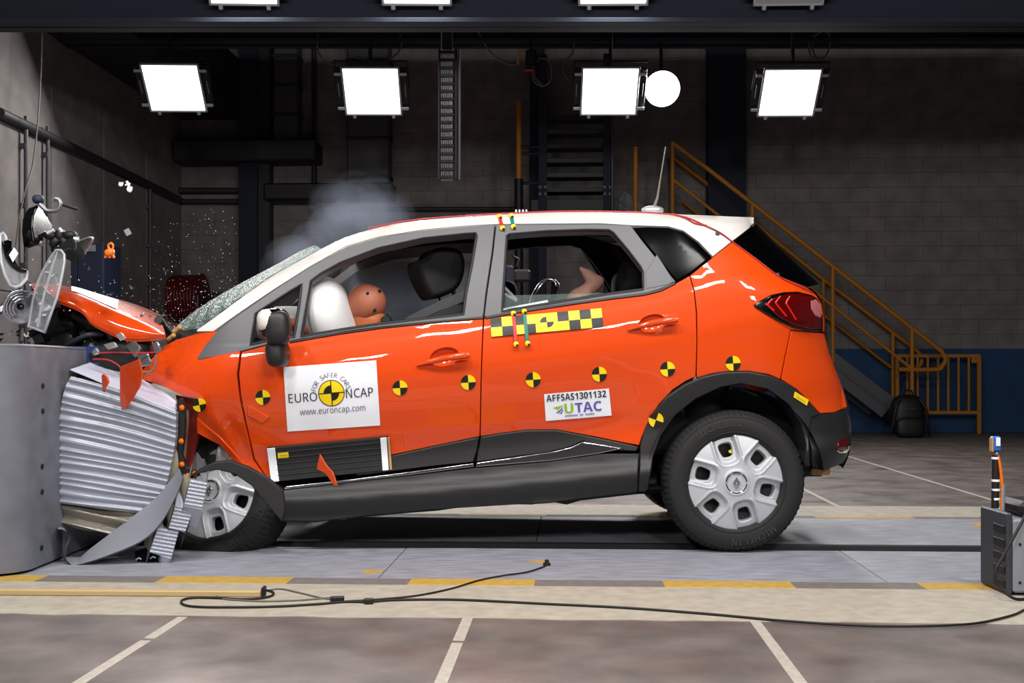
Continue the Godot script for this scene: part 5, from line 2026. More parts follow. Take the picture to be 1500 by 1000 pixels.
	for k in 6:
		var line := []
		for j in 6:
			var a := TAU * (k + 0.12 + 0.76 * j / 5.0) / 6.0
			line.append(t * (Vector3(cos(a), sin(a), 0) * R * 0.205 + Vector3(0, 0, 0.0325)))
		tube(b, line, 0.0028, 5)
	put("centre_ring_slot", b, M.mark_black, root)
	b = MB.new()                                               # diamond badge: a hollow rhombus
	var dm := func(p: Vector2) -> Vector3: return t * Vector3(p.x, p.y, 0.037)
	plate(b, PackedVector2Array([Vector2(0, 0.026), Vector2(-0.017, 0.0), Vector2(0, -0.026), Vector2(0.017, 0.0)]), dm, basis.z, 0.02, 0.006, 0.002, [PackedVector2Array([Vector2(0, 0.012), Vector2(-0.0065, 0.0), Vector2(0, -0.012), Vector2(0.0065, 0.0)])], 1.0)
	lab(put("diamond_badge", b, M.chrome, root), "small diamond badge")
	b = MB.new()
	lathe(b, [[0.008, 0], [0.008, 0.008], [0, 0.008]], Transform3D(basis, t * Vector3(-0.018 * r / 0.33, 0.138, -0.03)), 8)
	put("valve_cap", b, M.yellow, root)
	return root

func build_wheels():
	wheel(W(1077, 706, -0.045), Basis(Vector3.UP, 0.0), 0.327, "rear wheel", deg_to_rad(108.0))
	var tilt := Basis(Vector3.UP, -0.30) * Basis(Vector3.RIGHT, -0.26)
	wheel(W(312, 720, -0.18), tilt, 0.33, "front wheel, twisted inwards and pushed back", deg_to_rad(-38.0))
	for q in [[Vector3(W(1077, 706, -0.045).x, 0.327, 2.0 * CZ + 0.05), "far rear wheel"], [Vector3(-1.45, 0.325, 2.0 * CZ + 0.03), "far front wheel"]]:
		wheel(q[0], Basis(Vector3.UP, PI), 0.327, q[1], 0.0)
	# wheel housings
	var b := MB.new()
	var c := W(1077, 706, -0.045)
	var house := func(u: float, v: float) -> Vector3:
		var a := lerpf(0.12, PI + 0.05, u)
		return Vector3(c.x + cos(a) * 0.405, c.y + sin(a) * 0.43, lerpf(-0.04, -0.42, v))
	grid(b, house, 24, 3, Vector3(0, -1, 0))
	plate(b, V([962, 712, 966, 650, 1004, 594, 1077, 568, 1146, 594, 1180, 650, 1182, 676]), flat_at(-0.40), Vector3(0, 0, 1), 40.0, 0.02, 0.003)
	cp("wheel_housing", b, M.black)
	b = MB.new()
	tube(b, [Vector3(c.x, 0.30, -0.2), Vector3(c.x, 0.30, 2.0 * CZ + 0.2)], 0.05, 8)
	box(b, Vector3(c.x + 0.25, 0.38, CZ), Vector3(0.5, 0.12, 1.1), Basis(), 0.03)
	cp("rear_axle", b, M.black)
	b = MB.new()
	var tow := W(1198, 689, -0.35)
	box(b, tow, Vector3(0.09, 0.035, 0.12), Basis(), 0.006)
	cp("tow_bracket", b, M.tan, "tan bracket beneath the rear bumper")
	b = MB.new()
	tube(b, [W(1186, 683, -0.4), W(1200, 688, -0.36)], 0.018, 8)
	cp("exhaust_tip", b, M.steel)

func marker(x: float, y: float, r := 11.0, turn := -0.06, off := 0.0035):
	var lift := at_off(off)
	var b := MB.new()
	plate(b, ellipse(Vector2(x, y), Vector2(r, r), 0.0, 26), lift, Vector3(0, 0, 1), 6.0, 0.0012, 0.0004)
	var o := cp("target_marker", b, M.yellow, "round yellow and black target marker")
	for k in 2:
		var p := PackedVector2Array([Vector2(x, y)])
		for i in 9:
			var a := turn + PI * (1 - k) + PI / 2 * i / 8.0
			p.append(Vector2(x, y) + Vector2(cos(a), sin(a)) * r)
		b = MB.new()
		plate(b, p, at_off(off + 0.0008), Vector3(0, 0, 1), 6.0, 0.0008, 0.0002)
		put("black_quadrant", b, M.mark_black, o)

func build_stickers(_fd: Node3D, _rd: Node3D):
	var b: MB
	for q in [[385, 582], [586, 568], [686, 560], [781, 556], [878, 548], [978, 540.5], [1074, 532]]:
		marker(q[0], q[1])
	marker(292, 593, 10.0, -0.2, 0.006)
	marker(961, 615, 11.0, 0.35, 0.022)
	# large white sticker with the safety programme's emblem
	var o := panel("door_sticker", [415, 537.5, 551, 527.5, 557, 623, 421, 632], at_off(0.0035), M.white_sticker, "large white sticker with a yellow and black emblem", 9.0, 0.0012, 0.0004)
	var along := Vector2(136, -10).normalized()
	var l2 := at_off(0.0055)
	b = MB.new()
	lift_text(b, "EURO", 13.0, Vector2(443.5, 586.5) + Vector2(0.5, 2.0), along, l2, false, 0.0, 42.0)
	lift_text(b, "NCAP", 13.0, Vector2(526.5, 581.0) + Vector2(0.5, 0.5), along, l2, false, 0.0, 40.0)
	put("wordmark", b, M.ink, o)
	b = MB.new()
	lift_text(b, "www.euroncap.com", 9.0, Vector2(487.5, 604.5), along, l2, false, 0.0, 96.0)
	put("web_address", b, M.ink_grey, o)
	b = MB.new()
	var txt := "FOR SAFER CARS"
	for i in txt.length():
		if txt[i] == " ":
			continue
		var a := deg_to_rad(-90.0 - 4.0) + (i - 6.5) * deg_to_rad(11.6)
		var c := Vector2(485.5, 575.5)
		lift_text(b, txt[i], 6.8, c + Vector2(cos(a), sin(a)) * 23.0, Vector2(-sin(a), cos(a)), l2)
	put("arched_lettering", b, M.ink_grey, o)
	var cc := Vector2(485.5, 575.5)
	b = MB.new()
	plate(b, ellipse(cc, Vector2(19.0, 19.0), 0.0, 36), at_off(0.0045), Vector3(0, 0, 1), 6.0, 0.0008, 0.0003)
	put("emblem_disc", b, M.yellow, o)
	b = MB.new()
	var ring := ellipse(cc, Vector2(19.4, 19.4), 0.0, 40)
	plate(b, ring, l2, Vector3(0, 0, 1), 4.0, 0.0004, 0.0001, [ellipse(cc, Vector2(18.3, 18.3), 0.0, 40)])
	for k in 2:
		var a := along.angle() + PI * (1 - k)
		var p := PackedVector2Array([cc])
		for i in 9:
			p.append(cc + Vector2(cos(a + PI / 2 * i / 8.0), sin(a + PI / 2 * i / 8.0)) * 11.5)
		plate(b, p, l2, Vector3(0, 0, 1), 5.0, 0.0004, 0.0001)
	for d in [along, Vector2(-along.y, along.x)]:
		var w: Vector2 = Vector2(-d.y, d.x) * 0.7
		plate(b, PackedVector2Array([cc - d * 18.5 - w, cc + d * 18.5 - w, cc + d * 18.5 + w, cc - d * 18.5 + w]), l2, Vector3(0, 0, 1), 8.0, 0.0004, 0.0001)
	put("emblem_quadrants", b, M.mark_black, o)
	# test number sticker
	o = panel("number_sticker", [797, 577.5, 892, 569, 896, 608.5, 799.5, 616.5], at_off(0.0035), M.white_sticker, "white sticker with the test number", 9.0, 0.0012, 0.0004)
	along = Vector2(95, -8.0).normalized()
	b = MB.new()
	lift_text(b, "AFFSAS1301132", 9.6, Vector2(844.5, 584.8), along, l2, true, 0.0, 88.0)
	put("test_number", b, M.ink, o)
	b = MB.new()
	lift_text(b, "U", 14.0, Vector2(834.0, 605.0), along, l2, true, 0.0, 13.0)
	put("lettering", b, M.lime, o)
	b = MB.new()
	lift_text(b, "TAC", 14.0, Vector2(862.5, 602.6), along, l2, true, 0.0, 39.0)
	put("lettering", b, M.violet, o)
	for q in [[810, 597, 820, 594.5, 824, 593, 818, 600, 815, 598.5], [814, 604.5, 821, 600, 824.5, 593.5, 823, 600.5, 818, 604.5], [819, 605, 823, 603, 824, 598, 825, 602, 822, 606]]:
		b = MB.new()
		plate(b, V(q), l2, Vector3(0, 0, 1), 6.0, 0.0004, 0.0001)
		put("emblem_stroke", b, M.lime if q[0] == 810 else M.violet, o)
	b = MB.new()
	for k in 16:
		if k in [7, 10]:
			continue
		var p := Vector2(828 + k * 2.7, 608.2 - k * 0.22)
		plate(b, PackedVector2Array([p, p + Vector2(1.9, -0.15), p + Vector2(1.9, 1.7), p + Vector2(0, 1.85)]), l2, Vector3(0, 0, 1), 6.0, 0.0004, 0.0001)
	put("small_print", b, M.violet, o)
	# chequered strip
	o = panel("chequered_strip", [718, 465.8, 881, 451, 884, 478.5, 720, 493], at_off(0.009), M.yellow, "yellow and black chequered strip", 9.0, 0.0012, 0.0004)
	var A := Vector2(718, 465.8)
	var B := Vector2(881, 451)
	var C := Vector2(884, 478.5)
	var Dd := Vector2(720, 493)
	var at := func(u: float, v: float) -> Vector2: return A.lerp(B, u).lerp(Dd.lerp(C, u), v)
	for q in [[0, 0], [2, 0], [6, 0], [8, 0], [1, 1], [3, 1], [7, 1], [9, 1]]:
		var u0: float = q[0] / 10.0
		var v0: float = q[1] * 0.5
		b = MB.new()
		plate(b, PackedVector2Array([at.call(u0, v0), at.call(u0 + 0.1, v0), at.call(u0 + 0.1, v0 + 0.5), at.call(u0, v0 + 0.5)]), at_off(0.0098), Vector3(0, 0, 1), 9.0, 0.0006, 0.0002)
		put("black_square", b, M.mark_black, o)
	for k in 2:
		var c := Vector2(801, 471.5)
		var p := PackedVector2Array([c])
		for i in 9:
			var a := -0.1 + PI * (1 - k) + PI / 2 * i / 8.0
			p.append(c + Vector2(cos(a), sin(a)) * Vector2(10, 8))
		b = MB.new()
		plate(b, p, at_off(0.0098), Vector3(0, 0, 1), 6.0, 0.0006, 0.0002)
		put("black_quadrant", b, M.mark_black, o)
	# coloured door straps with little chequered ends
	for q in [[752, 459, 756, 504, "red"], [768, 456, 773, 503, "teal"], [732, 318, 736, 335, "red"], [749, 317, 752, 333, "teal"]]:
		var m: Material = M.red_tape if q[4] == "red" else M.teal_tape
		var hi := Vector2(q[0], q[1])
		var lo := Vector2(q[2], q[3])
		var roofy: bool = q[1] < 400
		var lift := func(p: Vector2) -> Vector3: return (roof_side(p) + Vector3(0, 0.002, 0.006)) if roofy else side(p, 0.013)
		b = MB.new()
		plate(b, PackedVector2Array([hi - Vector2(2.6, 0), hi + Vector2(2.6, 0), lo + Vector2(2.6, 0), lo - Vector2(2.6, 0)]), lift, Vector3(0, 0, 1), 5.0, 0.003, 0.001)
		var st := cp("tape_strap", b, m, "%s strap taped across the %s" % [q[4], "roof edge" if roofy else "chequered strip"])
		for e in [hi, lo]:
			b = MB.new()
			blob(b, lift.call(e) + Vector3(0, 0, 0.003), Vector3(0.012, 0.012, 0.006), 3.0, Basis(), 14, 8)
			put("strap_target", b, M.yellow, st)
			b = MB.new()
			blob(b, lift.call(e + Vector2(1.6, 1.6)) + Vector3(0, 0, 0.005), Vector3(0.006, 0.006, 0.006), 3.0, Basis(), 10, 6)
			put("strap_target_dot", b, M.mark_black, st)
	# sensor panel on the front door
	o = panel("sensor_panel", [391, 657, 480, 649, 568, 640.5, 572, 688, 480, 697.5, 397, 706], at_off(0.02), M.trim_dark, "black ribbed sensor panel on the front door", 9.0, 0.02, 0.002)
	for k in 5:
		var f := (k + 0.7) / 5.6
		b = MB.new()
		tube(b, [side(Vector2(404 + 2 * f, lerpf(657.0, 704.0, f)), 0.021), side(Vector2(480 + 2 * f, lerpf(649.5, 696.0, f)), 0.021), side(Vector2(557 + 2 * f, lerpf(642.0, 688.0, f)), 0.021)], 0.0022, 5)
		put("rib", b, M.satin, o)
	for q in [[391, 657, 402.5, 656, 409, 704.5, 397, 706], [557, 641.5, 566, 640.7, 569.5, 688.3, 560.5, 689.2]]:
		sub(o, "end_strip", q, at_off(0.0225), M.white_sticker, "white end strip", 9.0, 0.003, 0.001)
	sub(o, "end_strip", [567.5, 640.5, 570.5, 640.3, 574.5, 687.7, 571, 688.1], at_off(0.0215), M.tan, "tan end strip", 9.0, 0.003, 0.001)
	sub(o, "yellow_label", [406.5, 662.8, 422, 661.3, 423, 670.5, 407.3, 672], at_off(0.0225), M.yellow, "yellow label", 9.0, 0.002, 0.0006)
	b = MB.new()
	for k in 5:
		var p := Vector2(410.5 + k * 2.2, 666.2 - k * 0.2)
		plate(b, PackedVector2Array([p, p + Vector2(1.4, -0.1), p + Vector2(1.5, 2), p + Vector2(0.1, 2.1)]), at_off(0.0235), Vector3(0, 0, 1), 9.0, 0.0004, 0.0001)
	put("label_print", b, M.tan, o)
	o = panel("yellow_label", [1165, 573.5, 1185, 585.5, 1182, 594, 1162.5, 581.5], at_off(0.0225), M.yellow, "yellow label on the rear wheel arch", 9.0, 0.002, 0.0006)
	b = MB.new()
	for k in 5:
		var p := Vector2(1167.5 + k * 2.6, 580.0 + k * 1.6)
		plate(b, PackedVector2Array([p, p + Vector2(1.6, 1.0), p + Vector2(1.2, 3.2), p + Vector2(-0.4, 2.2)]), at_off(0.0235), Vector3(0, 0, 1), 9.0, 0.0004, 0.0001)
	put("label_print", b, M.tan, o)

# ------------------------------------------------------------------ figures
func nets(mb: MB, bones: Array, k: float, cell: float):       # one smooth skin over tapered bones [a, ra, b, rb]
	var lo := Vector3.ONE * 1e9
	var hi := -lo
	for q in bones:
		for i in [0, 2]:
			var r: float = q[i + 1] + 2.5 * cell
			lo = lo.min(q[i] - Vector3.ONE * r)
			hi = hi.max(q[i] + Vector3.ONE * r)
	var n := Vector3i(((hi - lo) / cell).ceil()) + Vector3i.ONE
	var f := PackedFloat32Array()
	f.resize(n.x * n.y * n.z)
	f.fill(1.0)
	for q in bones:
		var m: float = maxf(q[1], q[3]) + 4.0 * cell + k
		var a := Vector3i(((q[0].min(q[2]) - Vector3.ONE * m - lo) / cell).floor()).clamp(Vector3i.ZERO, n - Vector3i.ONE)
		var b := Vector3i(((q[0].max(q[2]) + Vector3.ONE * m - lo) / cell).ceil()).clamp(Vector3i.ZERO, n - Vector3i.ONE)
		var ax: Vector3 = q[2] - q[0]
		var l2: float = maxf(ax.length_squared(), 1e-9)
		for x in range(a.x, b.x + 1):
			for y in range(a.y, b.y + 1):
				for z in range(a.z, b.z + 1):
					var p: Vector3 = lo + Vector3(x, y, z) * cell
					var t := clampf((p - q[0]).dot(ax) / l2, 0.0, 1.0)
					var d: float = (p - q[0] - ax * t).length() - lerpf(q[1], q[3], t)
					var i := (x * n.y + y) * n.z + z
					var o := f[i]
					var h := maxf(k - absf(o - d), 0.0) / k
					f[i] = minf(o, d) - h * h * k * 0.25
	var at := {}
	var sx := n.y * n.z
	var sy := n.z
	for x in n.x - 1:
		for y in n.y - 1:
			for z in n.z - 1:
				var i := x * sx + y * sy + z
				var s := 0
				var c := [i, i + 1, i + sy, i + sy + 1, i + sx, i + sx + 1, i + sx + sy, i + sx + sy + 1]
				for j in 8:
					if f[c[j]] < 0.0:
						s += 1
				if s == 0 or s == 8:
					continue
				var sum := Vector3.ZERO
				var cnt := 0
				for e in [[0, 1], [2, 3], [4, 5], [6, 7], [0, 2], [1, 3], [4, 6], [5, 7], [0, 4], [1, 5], [2, 6], [3, 7]]:
					var u := f[c[e[0]]]
					var v := f[c[e[1]]]
					if (u < 0.0) != (v < 0.0):
						var t := u / (u - v)
						var p0 := Vector3(e[0] / 4, (e[0] / 2) % 2, e[0] % 2)
						var p1 := Vector3(e[1] / 4, (e[1] / 2) % 2, e[1] % 2)
						sum += p0.lerp(p1, t)
						cnt += 1
				var g := Vector3(f[c[4]] + f[c[5]] + f[c[6]] + f[c[7]] - f[c[0]] - f[c[1]] - f[c[2]] - f[c[3]], f[c[2]] + f[c[3]] + f[c[6]] + f[c[7]] - f[c[0]] - f[c[1]] - f[c[4]] - f[c[5]], f[c[1]] + f[c[3]] + f[c[5]] + f[c[7]] - f[c[0]] - f[c[2]] - f[c[4]] - f[c[6]])
				at[i] = mb.vert(lo + (Vector3(x, y, z) + sum / cnt) * cell, g.normalized())
	for i in at:
		var inside := f[i] < 0.0
		for e in [[sx, sy, 1], [sy, sx, 1], [1, sx, sy]]:
			var j: int = i + e[0]
			if (f[j] < 0.0) != inside and at.has(i - e[1]) and at.has(i - e[2]) and at.has(i - e[1] - e[2]):
				mb.quad(at[i], at[i - e[1]], at[i - e[1] - e[2]], at[i - e[2]])

func build_people():
	var b := MB.new()
	var z := -0.43
	var o := node("crash_test_dummy")
	tag(o, "brown adult crash test dummy with its head pressed into the driver airbag", "dummy")
	o.position = Vector3(-0.45, 0.62, z)
	var place := func(n: MeshInstance3D): n.position = -o.position
	# body below the window line
	var sh := Vector3(-0.50, 0.92, z)
	var hip := Vector3(-0.30, 0.60, z)
	var bones := [[sh + Vector3(0, 0, 0), 0.12, hip, 0.13], [sh + Vector3(0, 0.02, -0.16), 0.06, sh + Vector3(0, 0.02, 0.14), 0.06]]
	for s in [-1.0, 1.0]:
		var a: Vector3 = sh + Vector3(0, 0.01, s * 0.18)
		var el: Vector3 = Vector3(-0.72, 0.80, z + s * 0.22)
		var wr: Vector3 = W(458, 484, z + s * 0.15)
		bones.append([a, 0.055, el, 0.042])
		bones.append([el, 0.042, wr, 0.028])
		bones.append([wr, 0.028, wr + Vector3(-0.07, 0.015, 0), 0.024])
		for k in 4:
			var kn: Vector3 = wr + Vector3(-0.085, 0.012 + 0.008 * k, (k - 1.5) * 0.02)
			bones.append([kn, 0.009, kn + Vector3(-0.035, 0.02 - 0.004 * k, 0), 0.008])
		bones.append([wr + Vector3(-0.03, 0.01, 0.02), 0.011, wr + Vector3(-0.06, 0.05, 0.035), 0.009])
		var kne: Vector3 = Vector3(-0.80, 0.66, z + s * 0.14)
		bones.append([hip + Vector3(0, -0.02, s * 0.09), 0.085, kne, 0.062])
		bones.append([kne, 0.06, Vector3(-1.0, 0.30, z + s * 0.13), 0.04])
		bones.append([Vector3(-1.0, 0.29, z + s * 0.13), 0.04, Vector3(-1.15, 0.30, z + s * 0.13), 0.03])
	nets(b, bones, 0.04, 0.013)
	# skull in a grid of its own
	nets(b, [[W(535, 439, z), 0.080, W(541, 441, z), 0.080], [W(531, 449, z), 0.062, W(538, 451, z), 0.066], [W(517, 450, z), 0.026, W(520, 458, z), 0.028]], 0.05, 0.006)
	place.call(put("body", b, M.skin, o))
	b = MB.new()
	nets(b, [[W(530, 464, z), 0.050, W(546, 466, z), 0.056], [W(548, 474, z), 0.048, W(556, 486, z), 0.045], [W(528, 478, z), 0.035, W(545, 484, z), 0.045]], 0.03, 0.006)
	var jaw := put("jaw", b, M.skin_jaw, o)
	place.call(jaw)
	lab(jaw, "orange-brown jaw piece")
	b = MB.new()
	box(b, W(567, 470, z + 0.05), Vector3(0.05, 0.045, 0.08), Basis(Vector3(0, 0, 1), 0.2), 0.008)
	tube(b, [W(560, 466, z), W(590, 500, z)], 0.035, 10)
	place.call(put("neck_bracket", b, M.black, o))
	for q in [[538.5, 429.5, 0.074], [549, 454, 0.074], [556, 426, 0.045]]:
		b = MB.new()
		blob(b, W(q[0], q[1], z + q[2]), Vector3(0.008, 0.008, 0.012), 2.0, Basis(), 10, 6)
		place.call(put("screw_hole", b, M.mark_black, o))
	# child dummy, of which a raised foot shows
	o = node("child_crash_dummy")
	tag(o, "pale child dummy whose bare foot rises above the rear window edge", "dummy")
	var zc := -0.56
	o.position = Vector3(0.55, 0.78, zc)
	b = MB.new()
	nets(b, [[W(826, 470, zc), 0.052, W(846, 437, zc), 0.044], [W(846, 437, zc), 0.044, W(870, 416, zc), 0.030], [W(870, 416, zc), 0.030, W(878, 412, zc), 0.023], [W(872, 410, zc), 0.026, W(861, 402, zc), 0.021], [W(861, 402, zc), 0.021, W(851, 393, zc), 0.010],
		[W(826, 470, zc), 0.055, W(860, 500, zc), 0.065], [W(860, 500, zc), 0.07, W(850, 520, zc), 0.09], [W(850, 520, zc), 0.09, W(800, 500, zc), 0.085], [W(800, 500, zc), 0.06, W(785, 492, zc), 0.06],
		[W(860, 500, zc - 0.1), 0.06, W(868, 448, zc - 0.04), 0.03], [W(868, 448, zc - 0.04), 0.026, W(872, 430, zc - 0.03), 0.017]], 0.025, 0.007)
	var c := put("body", b, M.skin_pale, o)
	c.position = -o.position
	# child seat
	o = node("infant_carrier")
	tag(o, "white and black child seat with a double chrome hoop in the rear window", "child seat")
	o.position = Vector3(0.15, 0.64, zc + 0.05)
	var q2 := func(n: MeshInstance3D): n.position = -o.position
	b = MB.new()
	plate(b, V([732, 452, 770, 445, 802, 439, 806, 447, 806, 470, 734, 490]), flat_at(-0.30), Vector3(0, 0, 1), 20.0, 0.10, 0.01)
	q2.call(put("side_shell", b, M.white_sticker, o))
	b = MB.new()
	blob(b, W(770, 500, zc), Vector3(0.22, 0.09, 0.2), 3.5)
	q2.call(put("seat_shell", b, M.black, o))
	for k in 2:
		var line := []
		for p in [[774, 447], [779, 432], [788, 417], [798, 409.5], [808, 409], [813, 413], [815, 419]]:
			line.append(W(p[0] + k * 4.5, p[1] + k * 0.5, zc + 0.09 - k * 0.05))
		b = MB.new()
		tube(b, spline(line, 5), 0.006, 8)
		q2.call(put("chrome_hoop", b, M.chrome, o))
	b = MB.new()
	plate(b, V([808, 412, 816, 415, 817, 424, 812, 440, 806, 446, 802, 446, 807, 430]), flat_at(zc + 0.06), Vector3(0, 0, 1), 20.0, 0.04, 0.004)
	q2.call(put("hoop_cover", b, M.gloss_black, o))
	for p in [[738, 420, 757, 439], [739, 430, 757, 441]]:
		b = MB.new()
		tube(b, [W(p[0], p[1], zc), W(p[2], p[3], zc)], 0.008, 8)
		q2.call(put("side_tube", b, M.white_sticker, o))
	# machine seen through the rear window
	o = node("equipment_cabinet")
	tag(o, "navy equipment cabinet with a black valve seen through the rear side window", "cabinet")
	var g := W(740, 388, -6.4)
	o.position = Vector3(g.x, 0, -6.4)
	b = MB.new()
	box(b, Vector3(-0.1, g.y * 0.5, -0.2), Vector3(0.36, g.y, 0.4), Basis(), 0.02)
	put("body", b, M.navy, o)
	b = MB.new()
	box(b, Vector3(0.17, g.y - 0.11, 0.05), Vector3(0.16, 0.12, 0.1), Basis(), 0.02)
	tube(b, spline([Vector3(0.12, g.y - 0.02, 0.05), Vector3(0.13, g.y + 0.05, 0.05), Vector3(0.08, g.y + 0.08, 0.05), Vector3(0.08, g.y + 0.14, 0.05)], 4), 0.015, 6)
	put("valve", b, M.black, o)

# ------------------------------------------------------------------ debris in the air
func shard(called: String, pts: Array, lift: Callable, m: Material, label: String, category: String, th := 0.008, bev := 0.002, group := "flying debris") -> Node3D:
	var b := MB.new()
	plate(b, V(pts), lift, Vector3(0, 0, 1), 8.0, th, bev, [], PM, true)
	var o := put(called, b, m)
	tag(o, label, category, group)
	return o

func rim_line(o: Node3D, pts: Array, lift: Callable, r: float, m: Material, called := "rim"):
	var line := []
	for p in V(pts):
		line.append(lift.call(p))
	line.append(line[0])
	var b := MB.new()
	tube(b, line, r, 6, false)
	put(called, b, m, o)

func build_debris():
	var b: MB
	# clear headlamp covers
	var l1 := flat_at(0.10, 0.004, 0.0008, Vector2(75, 430))
	var bulge := func(p: Vector2) -> Vector3: return l1.call(p) + Vector3(0, 0, 0.05 * cos((p.x - 75.0) * 0.03))
	var p1 := [88, 368, 95, 368, 99, 374, 99, 385, 97, 398, 93, 420, 89, 437, 80, 463, 72, 487, 58, 482, 46, 479, 50, 458, 53, 441, 58, 424, 64, 409, 71, 395, 79, 381]
	var o: Node3D = shard("headlamp_cover", p1, bulge, M.lens, "long clear headlamp cover tumbling before the bonnet tip", "headlamp cover", 0.004, 0.001)
	rim_line(o, p1, bulge, 0.006, M.lens_edge)
	rim_line(o, [90, 370, 84, 390, 70, 440, 62, 480, 60, 478, 68, 440, 82, 390], bulge, 0.0025, M.lens_edge, "mould_line")
	b = MB.new()
	for q in [[80, 385, 3, 4], [76, 400, 5, 2], [84, 405, 2, 5], [66, 446, 4, 3], [72, 462, 5, 3], [60, 470, 6, 2]]:
		box(b, bulge.call(Vector2(q[0], q[1])) + Vector3(0, 0, 0.006), Vector3(q[2] / 325.0, q[3] / 325.0, 0.006), Basis(Vector3(0, 0, 1), q[0] * 0.7), 0.001)
	put("mounting_tab", b, M.lens_edge, o)
	var l2 := flat_at(0.22, -0.004, 0.001, Vector2(20, 380))
	var p2 := [0, 344, 4, 341, 8, 346, 10, 358, 13, 372, 20, 386, 28, 394, 40, 398, 39, 408, 30, 418, 22, 421, 14, 417, 7, 402, 2, 384, 0, 366]
	o = shard("headlamp_cover", p2, l2, M.lens, "curved frosted headlamp cover at the left edge with a black bezel", "headlamp cover", 0.005, 0.0015)
	rim_line(o, p2, l2, 0.007, M.lens_edge)
	sub(o, "black_bezel", [5, 354, 12, 350, 18, 352, 18, 362, 24, 384, 32, 392, 40, 395, 40, 399, 30, 397, 20, 390, 11, 378, 7, 364], flat_at(0.235, -0.004, 0.001, Vector2(20, 380)), M.gloss_black, "", 8.0, 0.02, 0.003)
	sub(o, "paper_label", [13.5, 373, 21, 362, 27, 371, 19, 384], flat_at(0.25, -0.003, 0.002, Vector2(20, 372)), M.white_sticker, "white diamond-shaped paper label", 8.0, 0.002, 0.0005)
	# black bracket with silver hook
	o = shard("lamp_bracket", [49, 351, 47, 334, 48, 316, 52, 306, 57, 299, 64, 301, 66, 310, 72, 318, 79, 330, 78, 340, 67, 341, 64, 354, 57, 358, 50, 356], flat_at(0.05, -0.006, 0.002, Vector2(60, 330)), M.gloss_black, "black plastic bracket with a silver hook, topmost of the flying parts", "bracket", 0.05, 0.008)
	b = MB.new()
	var hk := []
	for q in [[58, 299], [63, 304], [68, 308], [76, 309], [84, 307], [88, 300], [86, 293], [80, 291], [77, 294]]:
		hk.append(W(q[0], q[1], 0.07))
	tube(b, spline(hk, 5), 0.010, 8)
	lab(put("silver_hook", b, M.steel, o), "silver hook")
	b = MB.new()
	blob(b, W(56, 292, 0.05), Vector3(0.024, 0.02, 0.025), 2.6)
	put("socket", b, M.navy, o)
	b = MB.new()
	tube(b, [W(90, 299, 0.02), W(114, 306, 0.0)], 0.008, 6)
	put("thin_arm", b, M.black, o)
	b = MB.new()
	blob(b, W(57, 356, 0.09), Vector3(0.022, 0.012, 0.02), 2.4)
	put("steel_nut", b, M.steel, o)
	# dark lamp carrier
	o = node("lamp_carrier")
	tag(o, "dark crumpled lamp carrier with white clips, between the bracket and the grey reflector", "lamp carrier", "flying debris")
	o.position = W(88, 352, 0.0)
	var set_at := func(n: Node3D): n.position = -o.position
	b = MB.new()
	plate(b, V([70, 345, 76, 338, 88, 336, 97, 341, 108, 349, 112, 358, 110, 366, 99, 364, 92, 368, 80, 363, 73, 366]), flat_at(0.02, 0.004, 0.006, Vector2(90, 350)), Vector3(0, 0, 1), 8.0, 0.06, 0.006)
	for k in 5:
		var q := Vector2(75 + k * 7, 345 + (k % 2) * 10)
		blob(b, W(q.x, q.y, 0.03), Vector3(0.03, 0.02, 0.03), 3.0, Basis(Vector3(0, 0, 1), k * 0.8), 12, 8)
	set_at.call(put("shell", b, M.black, o))
	for q in [[69, 342, 79, 337, 0.010], [86, 334, 90, 340, 0.009], [108, 351, 116, 351, 0.015], [85, 361, 97, 366, 0.006], [93, 356, 102, 366, 0.007]]:
		b = MB.new()
		tube(b, [W(q[0], q[1], 0.06), W(q[2], q[3], 0.055)], q[4], 8)
		set_at.call(put("white_clip", b, M.lamp_frame, o))
	# grey reflector plate
	var l5 := flat_at(0.06, 0.005, -0.003, Vector2(120, 362))
	var p5 := [108, 369, 113, 357, 120, 352, 130, 348, 136, 348.5, 134, 354, 126, 366, 122, 375, 116, 377]
	o = shard("reflector_plate", p5, l5, M.lens_grey, "grey-beige triangular reflector plate with a white rim", "reflector", 0.008, 0.002)
	rim_line(o, p5, l5, 0.006, M.lamp_frame)
	# orange clip
	o = node("orange_lamp_socket")
	tag(o, "bright orange plastic socket flying alone before the blue cabinet", "lamp socket", "flying debris")
	o.position = W(161, 366, 0.05)
	b = MB.new()
	blob(b, Vector3(-0.001, -0.012, 0), Vector3(0.022, 0.018, 0.02), 2.6, Basis(Vector3(0, 0, 1), 0.3))
	put("body", b, M.amber, o)
	b = MB.new()
	tube(b, spline([Vector3(0.0, 0, 0), Vector3(-0.008, 0.018, 0), Vector3(0.004, 0.03, 0), Vector3(0.014, 0.02, 0), Vector3(0.012, 0, 0)], 5), 0.005, 8)
	put("loop", b, M.amber, o)
	for k in 3:
		b = MB.new()
		tube(b, [Vector3(-0.014 + k * 0.014, -0.02, 0.004), Vector3(-0.02 + k * 0.02, -0.036, 0.004)], 0.006, 6)
		put("prong", b, M.amber, o)
	# white clip higher up, and the small grey cube
	o = node("white_clip")
	tag(o, "small white broken clip flying high above the rest, before the left wall", "clip", "flying debris")
	o.position = W(186, 272, 0.0)
	b = MB.new()
	tube(b, spline([Vector3(-0.002, 0.02, 0), Vector3(0.008, 0.0, 0), Vector3(0.004, -0.018, 0), Vector3(0.016, -0.024, 0), Vector3(0.02, -0.004, 0)], 4), 0.006, 6)
	tube(b, [Vector3(-0.008, 0.002, 0), Vector3(0.014, 0.01, 0)], 0.004, 6)
	put("body", b, M.white_sticker, o)
	b = MB.new()
